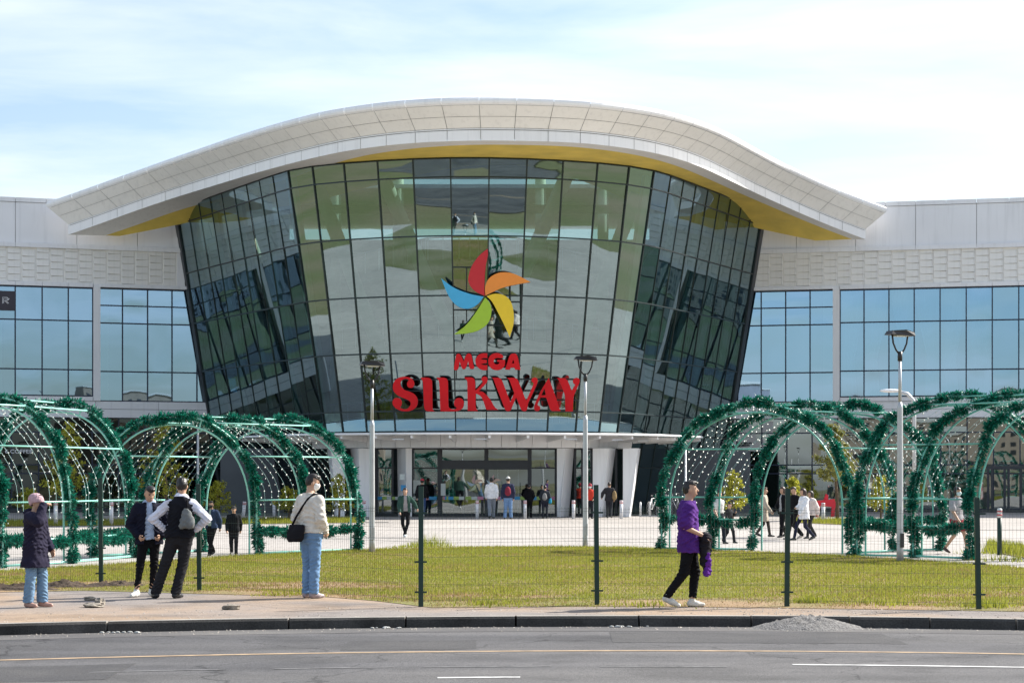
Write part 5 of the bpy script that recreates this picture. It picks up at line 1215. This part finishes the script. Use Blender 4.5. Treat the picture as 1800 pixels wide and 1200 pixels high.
SKIN = mat('skin', (.50, .30, .20), .55, .06, 6); M_eye = mat('eye_dark', (.02, .015, .012), .3)
def person(px, py, H, rz, label, pose=None, near=False, skin=SKIN, top=None, jacket=None, bottom=None, shoes=(.03, .03, .03), hair=('short', (.012, .01, .009)), mask=None, hat=None, z=0.0, group=None, seed=0, loc=None, fat=1.0):
    """top/jacket: dict(c, hem, sleeve long|short|none, t, open); bottom: dict(c, end, t)"""
    J = dict(STAND); J.update(pose or {}); s = H/1.75; h = (.0085 if near else .017)
    g = loc if loc is not None else G(px, py); root = thing('person', label, 'person', g, math.radians(rz), group)
    pts = np.array([J[k] for k in ('head', 'elL', 'elR', 'wrL', 'wrR', 'knL', 'knR', 'anL', 'anR', 'shL', 'shR')]); lo = pts.min(0)-.27; hi = pts.max(0)+.27; lo[2] = -.05; hi[2] = J['head'][2]+.22
    def rows(t, ext=()):
        out = []
        for (zz, rx, ry) in list(ext)+TORSO:
            cx = np.interp(zz, [.9, 1.3, 1.5], [J['pel'][0], J['che'][0], J['nek'][0]]); cy = np.interp(zz, [.9, 1.3, 1.5], [J['pel'][1], J['che'][1], J['nek'][1]])
            out.append((zz, cx, cy, rx*fat+t, ry*fat+t))
        return out
    def emit(fl, name, m, parent=root):
        r = fl.skin(name)
        if r is None: return None
        V, Q = r; o = link(name, np_mesh(name, V*s, Q), m, parent, True); return o
    yw, pt = math.radians(J['yaw']), math.radians(J['pitch'])
    R = np.array(Matrix.Rotation(yw, 3, 'Z') @ Matrix.Rotation(pt, 3, 'X')); hc = np.array(J['head'])
    hp = lambda p: hc+R @ np.array(p)
    def head_into(fl, t=0.0, face=True):
        fl.ell(hp((0, .008, .02)), (.074+t, .093+t, .098+t), R, .0); fl.ell(hp((0, -.022, -.045)), (.056+t, .066+t, .075+t), R, .03)
        if face:
            fl.cap(hp((0, -.086, .012)), hp((0, -.106, -.022)), .010, .014, .012)
            for q in (-1, 1): fl.ell(hp((.074*q, .012, -.012)), (.014, .022, .032), R, .008)
            fl.ell(hp((0, -.083, -.066)), (.022, .012, .010), R, .01)
    # ---- body: one continuous skin from head to feet
    b = Field(lo, hi, h); b.stack(rows(-.014), .86, 1.50, .0); head_into(b)
    b.cap((J['nek'][0], J['nek'][1], 1.45), hp((0, .015, -.05)), .058*fat, .052, .025)
    for q in 'LR':
        b.cap(J['sh'+q], J['el'+q], .050*fat, .040, .03); b.cap(J['el'+q], J['wr'+q], .040, .027, .015)
        b.cap(J['hip'+q], J['kn'+q], .082*fat, .052, .03); b.cap(J['kn'+q], J['an'+q], .052, .036, .02)
        fa = math.radians(J['ft'+q]); an = np.array(J['an'+q]); fd = np.array((math.sin(fa), -math.cos(fa), 0)); lift = J.get('lift'+q, 0)
        b.cap(an+(0, 0, -.03), an+fd*.13+np.array((0, 0, -.055-lift)), .038, .028, .02)
        # hand
        wr, el = np.array(J['wr'+q]), np.array(J['el'+q]); d = np.array(J.get('hd'+q, wr-el), float); d /= np.linalg.norm(d)
        pn = np.array(J.get('pn'+q, (-1 if q == 'L' else 1, 0, 0)), float); pn -= d*(pn@d); pn /= np.linalg.norm(pn); sd_ = np.cross(d, pn)
        if near:
            fw = sd_ if (sd_@np.array((0, -1, 0)) >= 0) else -sd_       # thumb side: forwards
            fw = np.array(J.get('th'+q, fw), float)
            cu = J.get('curl'+q, .35)
            for k, (o_, ln) in enumerate(((.030, .070), (.010, .078), (-.010, .072), (-.029, .056))):
                kn = wr+d*.088+fw*o_; b.cap(wr+d*.01+fw*o_*.6, kn, .0155, .0125, .012)
                d1 = d*math.cos(cu)+pn*math.sin(cu); p1 = kn+d1*ln*.52; d2 = d*math.cos(cu*2.3)+pn*math.sin(cu*2.3); b.cap(kn, p1, .0105, .0095, .003); b.cap(p1, p1+d2*ln*.5, .0095, .008, .003)
            tb = wr+d*.03+fw*.026; b.cap(tb, tb+(d*.6+fw*.75+pn*.3)*.04, .0135, .0115, .01); t2 = tb+(d*.6+fw*.75+pn*.3)*.04; b.cap(t2, t2+(d*.9+fw*.3+pn*.3)*.032, .011, .009, .004)
        else:
            b.cap(wr, wr+d*.07, .028, .034, .01); b.cap(wr+d*.07, wr+d*.12+pn*.02, .03, .02, .01)
    body = emit(b, 'body', skin)
    def local_mesh(name, m, items):
        mb = MB()
        for p, r_, sc in items: mb.sphere(hp(p)*s, r_*s, 8, 6, sc)
        return mb.build(name, m, root, True)
    if near:
        for q in (-1, 1): local_mesh('eye', M_eye, [((.031*q, -.079, .014), .010, (1.3, .7, .7))])
        local_mesh('mouth', mat('lip', (.36, .14, .11), .5), [((0, -.093, -.066), .013, (1.7, .5, .5))])
        for q in (-1, 1): local_mesh('eyebrow', M_eye, [((.031*q, -.082, .034), .012, (1.5, .5, .3))])
    # ---- trousers
    if bottom:
        c = bottom; t = c.get('t', .016); f = Field(lo, hi, h*1.1); f.stack(rows(t*.8+.004), .775, c.get('waist', 1.03), .0)
        for q in 'LR':
            kn, an, hp_ = np.array(J['kn'+q]), np.array(J['an'+q]), np.array(J['hip'+q]); end = c.get('end', .06)
            f.cap(hp_, kn, .086*fat+t, .056+t, .04)
            if c.get('short'): f.cap(hp_, hp_.copy()*(.35)+kn*.65, .09+t, .085+t, .03)
            else: f.cap(kn, an+(an-kn)*.02, .056+t, c.get('cuff', .045)+t, .02)
        if c.get('short'): f.cut(lambda X, Y, Z_: .60-Z_+0*X+0*Y)
        else: f.cut(lambda X, Y, Z_: end-Z_+0*X+0*Y)
        f.folds(.006 if near else .003, seed+1, 34, [(.48, .14, 55, .013), (.16, .12, 62, .016), (.86, .09, 55, .010)] if near else ()); emit(f, c.get('name', 'trousers'), cloth(c['c']))
    # ---- upper garments
    for c, nm, base_t in ((top, 'shirt', .012), (jacket, 'jacket', .03)):
        if not c: continue
        t = c.get('t', base_t); hem = c.get('hem', .88); f = Field(lo, hi, h*1.1); fl_ = c.get('flare', .0)
        ext = [(.45, .205+fl_, .15+fl_), (.70, .20+fl_*.6, .14+fl_*.6)]
        rw = rows(t, ext); rw = [(zz, cx, cy, max(rx, (.185 if zz < 1 else .162)*fat+t) if zz < 1.3 else rx, max(ry, (.126 if zz < 1 else .108)*fat+t) if zz < 1.3 else ry) for zz, cx, cy, rx, ry in rw]
        f.stack(rw, hem, c.get('neck', 1.485), .0)
        for q in 'LR':
            sh, el, wr = np.array(J['sh'+q]), np.array(J['el'+q]), np.array(J['wr'+q]); sl = c.get('sleeve', 'long')
            if sl == 'none': f.cap(sh*.96+np.array(J['sh'+q])*.04, sh, .06+t*.4, .055+t*.3, .03); continue
            if sl == 'short': f.cap(sh, sh*.25+el*.75, .058*fat+t, .058+t*1.5, .03); continue
            f.cap(sh, el, .058*fat+t, .047+t, .03); f.cap(el, el*.06+wr*.94, .047+t, .034+t*.8, .015)
        if c.get('open'):
            op = c['open']; f.cut(lambda X, Y, Z_: np.minimum((op+(1.46-Z_)*.06)-np.abs(X-J['che'][0]-c.get('ox', 0)), -.0-Y)+0*Z_)
        if c.get('hood'): f.ell((J['nek'][0], J['nek'][1]+.10, 1.47), (.12, .07, .075), None, .04)
        if c.get('collar'): f.cap((J['nek'][0]-.03, J['nek'][1], 1.46), (J['nek'][0]+.03, J['nek'][1], 1.47), .078, .078, .02)
        f.folds(c.get('fold', .0075 if near else .004), seed+(2 if nm == 'shirt' else 3), 30, [(1.12, .15, 46, .014), (.94, .08, 55, .012), (1.3, .1, 50, .006)] if near else ())
        emit(f, c.get('name', nm), cloth(c['c']))
    # ---- shoes
    if shoes:
        for q in 'LR':
            an = np.array(J['an'+q]); fa = math.radians(J['ft'+q]); fd = np.array((math.sin(fa), -math.cos(fa), 0.)); lift = J.get('lift'+q, 0)
            f = Field(an-(.22, .24, .16), an+(.22, .24, .12), h*.95); zz = np.array((0, 0, 1.))
            f.cap(an-fd*.035-zz*.045, an+fd*.06-zz*(.052+lift*.4), .042, .042, .0); f.cap(an+fd*.06-zz*(.052+lift*.4), an+fd*.155-zz*(.060+lift), .042, .030, .03); f.cap(an-fd*.01-zz*.02, an-zz*.0, .044, .046, .02)
            if lift == 0: f.cut(lambda X, Y, Z_: -(Z_-(an[2]-.085))+0*X+0*Y)
            emit(f, 'shoe', mat('shoe_%s' % str(shoes), shoes, .5, .1, 12))
    # ---- hair and headwear
    def head_cloth(name, m, t, keep):
        f = Field(hc-.24, hc+.24, h*.95); f.ell(hp((0, .008, .02)), (.074+t, .093+t, .098+t), R, 0); f.ell(hp((0, -.022, -.045)), (.056+t, .066+t, .075+t), R, .03)
        X, Y, Z_ = f.ax[0][:, None, None]-hc[0], f.ax[1][None, :, None]-hc[1], f.ax[2][None, None, :]-hc[2]
        lx, ly, lz = [R[0][k]*X+R[1][k]*Y+R[2][k]*Z_ for k in range(3)]
        f.f = np.maximum(f.f, keep(lx, ly, lz)).astype(np.float32); f.f += (.003*np.sin(lx*120)*np.sin(ly*90+lz*70)).astype(np.float32)
        return f
    st, hcol = hair; mh = mat('hair_%s' % str(hcol), hcol, .45, .25, 30)
    if st in ('short', 'long', 'bun'):
        t = .010 if st == 'short' else .02
        if st == 'short': kf = lambda x, y, z_: np.maximum(np.minimum(.062-z_-.012*np.cos(x*30), .012-y+.25*np.abs(z_-.03)), np.maximum(-.02-.85*np.maximum(0, y-.012)-z_, -.075-z_))
        else: kf = lambda x, y, z_: np.maximum(np.minimum(.058-z_, -.015-y), -.10-z_)
        f = head_cloth('hair', mh, t, kf)
        if st == 'short': f.ell(hp((.008, -.012, .098)), (.066, .082, .030), R, .015); f.f += (.0035*np.sin(f.ax[0][:, None, None]*260+f.ax[2][None, None, :]*90)*np.sin(f.ax[1][None, :, None]*230)).astype(np.float32)
        if st == 'long': f.cap(hp((0, .07, 0)), hp((0, .095, -.22)), .07, .055, .04); f.cut(lambda X, Y, Z_: np.minimum(0*X+0*Y+Z_*0-1, 0))
        if st == 'bun': f.ell(hp((0, .06, .11)), (.045, .045, .04), R, .01)
        emit(f, 'hair', mh)
    if hat:
        kind, col = hat; m2 = mat('hat_%s' % str(col), col, .9, .15, 20, bump=.5, bscale=70)
        if kind == 'beanie':
            f = head_cloth('hat', m2, .03, lambda x, y, z_: np.maximum(-.005-z_-.5*np.maximum(0, y), -9)); f.ell(hp((0, .055, .055)), (.085, .08, .085), R, .03)
        else:
            f = head_cloth('hat', m2, .024, lambda x, y, z_: .042-z_); f.cap(hp((-.03, -.10, .05)), hp((.03, -.10, .05)), .02, .02, .01); f.ell(hp((0, -.13, .05)), (.06, .06, .012), R, .01)
        emit(f, 'hat', m2)
    if mask:
        f = head_cloth('mask', None, .008, lambda x, y, z_: np.maximum(np.maximum(z_-.0, -.105-z_), y+.02)); f.ell(hp((0, -.09, -.035)), (.045, .022, .045), R, .01); emit(f, 'face_mask', mat('mask_%s' % str(mask), mask, .8, .05))
    return root, J, s, g, math.radians(rz)
def carry(name, label, cat, pr, fn, m, h=.012, near=True, group=None, strap=None, mstrap=None):
    """a thing carried by a person, built in that person's frame but standing on its own"""
    root, J, s, g, rz = pr; o = thing(name, label, cat, g, rz, group)
    f = Field((-.6, -.6, .3), (.6, .6, 1.7), h if near else .02); fn(f, J); r = f.skin(name)
    if r: V, Q = r; link('bag' if 'bag' in name or 'pack' in name else 'cloth', np_mesh(name, V*s, Q), m, o, True)
    if strap: MB().tube([Vector(p)*s for p in strap], .016*s, 6).build('strap', mstrap or m, o, True)
    return o
BLK = (.008, .008, .010); NAVY = (.009, .010, .022); JEAN = (.13, .25, .42); WHITE = (.72, .71, .68)
# ---------------------------------------------------------------- on the footway
pose = dict(elR=(-.25, -.24, 1.34), wrR=(-.075, -.205, 1.60), hdR=(.9, -.05, .15), pnR=(0, -.2, -1), shR=(-.17, -.02, 1.40), elL=(.23, .0, 1.12), wrL=(.21, -.14, .90), anL=(.10, -.06, .085), anR=(-.10, .06, .085), knL=(.10, -.06, .49), knR=(-.10, .01, .49), yaw=0, pitch=-6, head=(0, -.03, 1.635))
person(62, 1066, 1.55, 68, 'woman in navy parka and pink knitted hat shading her eyes', pose, True, top=None, jacket=dict(c=(.019, .017, .036), hem=.62, t=.04, flare=.02, hood=True), bottom=dict(c=(.16, .26, .38), t=.026, cuff=.06, end=.07), shoes=(.42, .25, .20), hair=('short', (.02, .015, .012)), hat=('beanie', (.50, .33, .36)), seed=11)
pose = dict(elL=(.28, .06, 1.13), wrL=(.17, -.10, .96), elR=(-.28, .06, 1.13), wrR=(-.17, -.10, .96), yaw=14, pitch=22, head=(.01, -.05, 1.62), hipL=(.09, 0, .92), anL=(.05, .16, .085), knL=(.08, .03, .49), anR=(-.20, -.06, .085), knR=(-.14, -.05, .49), ftR=-32, ftL=20, curlL=1.0, curlR=1.0)
person(262, 1047, 1.67, 14, 'young man in open navy jacket, hands in pockets, facing the vested man', pose, True, top=dict(c=(.42, .52, .68), hem=.90, collar=True, t=.014), jacket=dict(c=NAVY, hem=.82, open=.045, t=.04), bottom=dict(c=BLK, t=.008, cuff=.03), shoes=(.66, .66, .63), seed=21)
pose = dict(elL=(.40, .06, 1.16), wrL=(.20, -.04, .98), elR=(-.40, .06, 1.16), wrR=(-.20, -.04, .98), hdL=(-.7, -.5, -.3), hdR=(.7, -.5, -.3), hipL=(.09, 0, .92), hipR=(-.09, 0, .92), knL=(.22, .02, .48), anL=(.35, .03, .085), knR=(-.03, -.02, .48), anR=(.06, .05, .085), ftL=25, ftR=-25, yaw=-8, pitch=4, pel=(.02, 0), che=(-.02, 0), nek=(-.02, .012), head=(-.025, -.02, 1.635))
v = person(317, 1050, 1.78, 183, 'man seen from behind in dark vest over white shirt, hands on hips', pose, True, top=dict(c=(.66, .68, .78), hem=.94, t=.016, collar=True), jacket=dict(c=(.010, .011, .016), hem=.88, t=.032, sleeve='none', name='vest'), bottom=dict(c=(.020, .020, .023), t=.022, cuff=.05), shoes=BLK, seed=31)
def pk(f, J):
    f.stack([(1.0, -.12, .185, .09, .05), (1.06, -.12, .19, .115, .07), (1.16, -.12, .185, .10, .06), (1.27, -.11, .165, .055, .04), (1.31, -.105, .155, .03, .03)], 1.02, 1.31, 0, 2.6); f.folds(.012, 5, 44)
carry('backpack', 'small grey drawstring backpack on the vested man', 'bag', v, pk, cloth((.16, .17, .17)), strap=[(-.10, .14, 1.28), (-.11, .10, 1.42), (-.12, .0, 1.475), (-.14, -.10, 1.40), (-.15, -.14, 1.25)], mstrap=cloth(BLK))
pose = dict(elL=(.245, .05, 1.12), wrL=(.17, -.12, .93), elR=(-.24, .04, 1.12), wrR=(-.17, -.13, .94), knL=(.085, -.03, .49), anL=(.08, .0, .085), knR=(-.085, .0, .49), anR=(-.09, .03, .085), yaw=-38, pitch=14, head=(0, -.045, 1.63), che=(0, .015), curlL=.9, curlR=.9)
w = person(546, 1050, 1.84, 142, 'young man in cream sweater and blue jeans with white face mask', pose, True, top=dict(c=(.66, .62, .55), hem=.92, t=.026), bottom=dict(c=(.16, .28, .46), t=.018, cuff=.05, waist=1.0), shoes=(.30, .25, .27), hair=('short', (.016, .012, .010)), mask=(.80, .80, .80), seed=41)
def sb(f, J):
    f.stack([(.78, .10, .205, .10, .05), (.84, .10, .21, .145, .065), (.95, .09, .205, .15, .055), (1.05, .08, .19, .13, .04)], .795, 1.04, 0, 3.2); f.folds(.006, 3, 24)
carry('shoulder_bag', 'black shoulder bag hanging at the back of the man in cream', 'bag', w, sb, cloth((.012, .012, .015)), strap=[(.20, .17, 1.02), (.13, .165, 1.14), (.02, .155, 1.28), (-.07, .13, 1.40), (-.115, .05, 1.475), (-.12, -.04, 1.46)])
pose = dict(hipL=(.088, 0, .91), hipR=(-.088, 0, .91), knL=(.085, -.09, .49), anL=(.08, -.05, .085), knR=(-.085, .07, .49), anR=(-.08, .30, .16), liftR=.075, elR=(-.225, .07, 1.12), wrR=(-.17, -.18, 1.0), elL=(.22, .05, 1.12), wrL=(.10, -.21, 1.0), hdR=(.25, -.9, -.25), hdL=(-.3, -.9, -.2), pnR=(.3, .2, -1), pnL=(-.3, .2, -1), curlR=.8, curlL=.8, che=(0, .02), head=(0, -.02, 1.635), nek=(0, .01), pitch=-2)
u = person(1211, 1066, 1.74, 88, 'man in purple T shirt and black joggers walking to the right', pose, True, top=dict(c=(.085, .024, .185), hem=.76, t=.036, sleeve='short', flare=.012, fold=.009), bottom=dict(c=BLK, t=.016, cuff=.035, end=.13, waist=.95), shoes=(.62, .60, .54), hair=('short', (.014, .012, .010)), seed=51)
def dj(f, J):
    f.cap((-.16, -.22, .97), (.06, -.24, .97), .06, .055, .0); f.cap((-.10, -.22, .95), (-.10, -.20, .62), .085, .06, .06); f.cap((-.02, -.26, .92), (.0, -.24, .50), .06, .05, .05); f.folds(.014, 8, 45)
carry('folded_jacket', 'black jacket draped over the hands of the man in purple', 'jacket', u, dj, cloth((.016, .015, .02)))
def pj(f, J): f.cap((-.14, -.25, .74), (-.12, -.26, .62), .03, .05, 0); f.cap((-.05, -.27, .66), (-.03, -.26, .48), .035, .055, .03); f.cap((-.12, -.24, .56), (-.11, -.23, .47), .03, .045, .03); f.folds(.016, 9, 70)
carry('purple_cloth', 'purple garment hanging below the draped black jacket', 'clothing', u, pj, cloth((.12, .028, .27)))
# ---------------------------------------------------------------- on the plaza
GP = 'people walking on the plaza'
def far(px, fy, ty, rz, label, pose=None, **kw):
    g = G(px, fy); H = max(.9, Z(ty, g.y)); return person(px, fy, H, rz, label, pose, False, group=GP, seed=px, **kw)
def bagf(c, r, m, label, pr, name='backpack'):
    def fn(f, J): f.ell(c, r, None, 0); f.ell((c[0], c[1]+.01, c[2]-.08), (r[0]*1.05, r[1]*1.05, r[2]*.6), None, .03)
    carry(name, label, 'bag', pr, fn, cloth(m), near=False)
HID = dict(elL=(.25, .02, 1.14), wrL=(.16, -.14, .98), elR=(-.25, .02, 1.14), wrR=(-.16, -.14, .98))
far(372, 976, 880, -20, 'boy in blue jacket and dark face covering walking behind the fence', walk(.55), top=dict(c=(.35, .42, .36), hem=.95), jacket=dict(c=(.03, .05, .10), hem=.88, open=.03), bottom=dict(c=BLK), mask=BLK)
far(411, 976, 889, 4, 'boy in black clothes and cap walking behind the fence', walk(.22), jacket=dict(c=(.012, .013, .016), hem=.85), bottom=dict(c=(.016, .016, .02)), hat=('cap', (.03, .028, .03)))
far(712, 943, 857, 10, 'girl in dark green jacket and white trainers on the plaza', dict(walk(.30), elL=(.33, .0, 1.2), wrL=(.42, .02, 1.02), anL=(-.04, -.16, .085), anR=(.04, .16, .11)), top=dict(c=(.30, .28, .28), hem=.92), jacket=dict(c=(.03, .07, .055), hem=.88, open=.05), bottom=dict(c=BLK, t=.008), shoes=(.75, .76, .74), hair=('long', (.03, .018, .012)))
far(742, 909, 841, 176, 'person in black jacket and red cap walking to the doors', walk(.4), jacket=dict(c=(.014, .014, .016), hem=.88), bottom=dict(c=(.05, .09, .20)), shoes=(.5, .5, .46), hat=('cap', (.62, .05, .08)))
far(864, 911, 839, 182, 'person in white hooded top and grey trousers entering', walk(.4, sw=-1), top=dict(c=(.78, .78, .80), hem=.85, t=.035, hood=True), bottom=dict(c=(.22, .25, .30), t=.024))
p = far(893, 912, 838, 178, 'man in navy with maroon backpack and pale cap entering', dict(anL=(.13, .1, .085), anR=(-.12, -.05, .085)), jacket=dict(c=(.03, .035, .07), hem=.88), bottom=dict(c=(.14, .24, .42), t=.022), hat=('cap', (.55, .55, .53)))
bagf((0, .19, 1.17), (.12, .09, .19), (.22, .03, .05), 'maroon and grey backpack on the man entering the doors', p)
far(930, 910, 851, 170, 'person all in black beside the door post', HID, jacket=dict(c=BLK, hem=.85, hood=True), bottom=dict(c=BLK))
p = far(958, 911, 853, 182, 'person with grey backpack and blue bag before the doors', HID, jacket=dict(c=(.03, .035, .045), hem=.88), bottom=dict(c=(.02, .022, .035)))
bagf((.03, .19, 1.17), (.12, .09, .19), (.22, .22, .22), 'light grey backpack on the person before the doors', p)
bagf((-.27, .0, .95), (.09, .12, .15), (.02, .22, .36), 'bright blue bag held by the person before the doors', p, 'hand_bag')
far(1037, 911, 850, 4, 'person in red vest and red head covering facing the plaza', HID, top=dict(c=(.05, .03, .03), hem=.9), jacket=dict(c=(.55, .05, .03), hem=.92, sleeve='none', t=.03, name='vest'), bottom=dict(c=(.02, .02, .028)), hat=('beanie', (.35, .03, .05)), mask=(.75, .75, .75))
p = far(1071, 910, 847, 176, 'man in dark jacket carrying a tan bag by the white pillar', dict(walk(.4), elL=(.32, .0, 1.2), wrL=(.36, -.1, 1.02)), jacket=dict(c=(.035, .035, .04), hem=.84, t=.04), bottom=dict(c=(.03, .032, .04)), hair=('short', (.05, .035, .025)))
bagf((-.25, .10, 1.10), (.11, .11, .24), (.28, .20, .10), 'tan bag slung at the side of the man by the pillar', p, 'hand_bag')
far(1263, 955, 862, 30, 'woman in white top and dark skirt walking with a child', dict(walk(.42)), top=dict(c=(.66, .64, .62), hem=1.0, sleeve='short'), bottom=dict(c=(.018, .02, .03), t=.012), hair=('long', (.015, .012, .010)))
far(1281, 954, 883, 40, 'small child in dark top with raised hand beside the woman', dict(walk(.5), elL=(.26, -.1, 1.2), wrL=(.2, -.22, 1.3)), top=dict(c=(.03, .03, .035), hem=.88), bottom=dict(c=(.02, .02, .025)))
far(1342, 943, 856, 85, 'woman in long beige coat half hidden by the arch leg', walk(.45), jacket=dict(c=(.48, .42, .34), hem=.55, t=.035), bottom=dict(c=(.05, .04, .035), t=.004), hair=('short', (.10, .05, .03)))
far(1377, 944, 855, -60, 'dark clothed woman half hidden behind the fence post', walk(.35), top=dict(c=(.35, .35, .35), hem=.9), jacket=dict(c=BLK, hem=.80, open=.04), bottom=dict(c=BLK), hair=('long', (.04, .02, .015)))
p = far(1397, 947, 855, -70, 'young man in black T shirt with backpack straps looking down', dict(walk(.62), pitch=18, elR=(-.24, -.02, 1.14), wrR=(-.12, -.22, 1.08)), top=dict(c=BLK, hem=.86, sleeve='short', t=.03), bottom=dict(c=BLK, t=.022), shoes=(.45, .40, .36), hair=('short', (.02, .014, .010)))
bagf((.05, .12, .98), (.14, .10, .17), (.045, .05, .04), 'dark olive bag at the hip of the young man in black', p, 'hand_bag')
far(1413, 949, 858, -75, 'woman in loose white shirt and dark leggings with long hair', dict(walk(.62, sw=-1), elR=(-.24, -.03, 1.14), wrR=(-.14, -.2, 1.1)), top=dict(c=(.80, .80, .82), hem=.72, t=.04, fold=.012), bottom=dict(c=(.018, .02, .045), t=.006), hair=('long', (.03, .012, .010)))
far(1426, 946, 862, -70, 'woman in pale pink blouse just behind the one in white', walk(.4), top=dict(c=(.72, .64, .60), hem=.85, t=.035), bottom=dict(c=(.03, .028, .03), t=.008), hair=('long', (.02, .015, .012)))
far(1681, 972, 856, 38, 'woman in grey short sleeved top, red shorts and pale mask', walk(.58), top=dict(c=(.36, .35, .37), hem=.88, sleeve='short', t=.028, flare=.015), bottom=dict(c=(.34, .03, .05), t=.03, short=True, name='shorts'), shoes=(.06, .03, .03), hair=('bun', (.02, .014, .012)), mask=(.55, .70, .72))
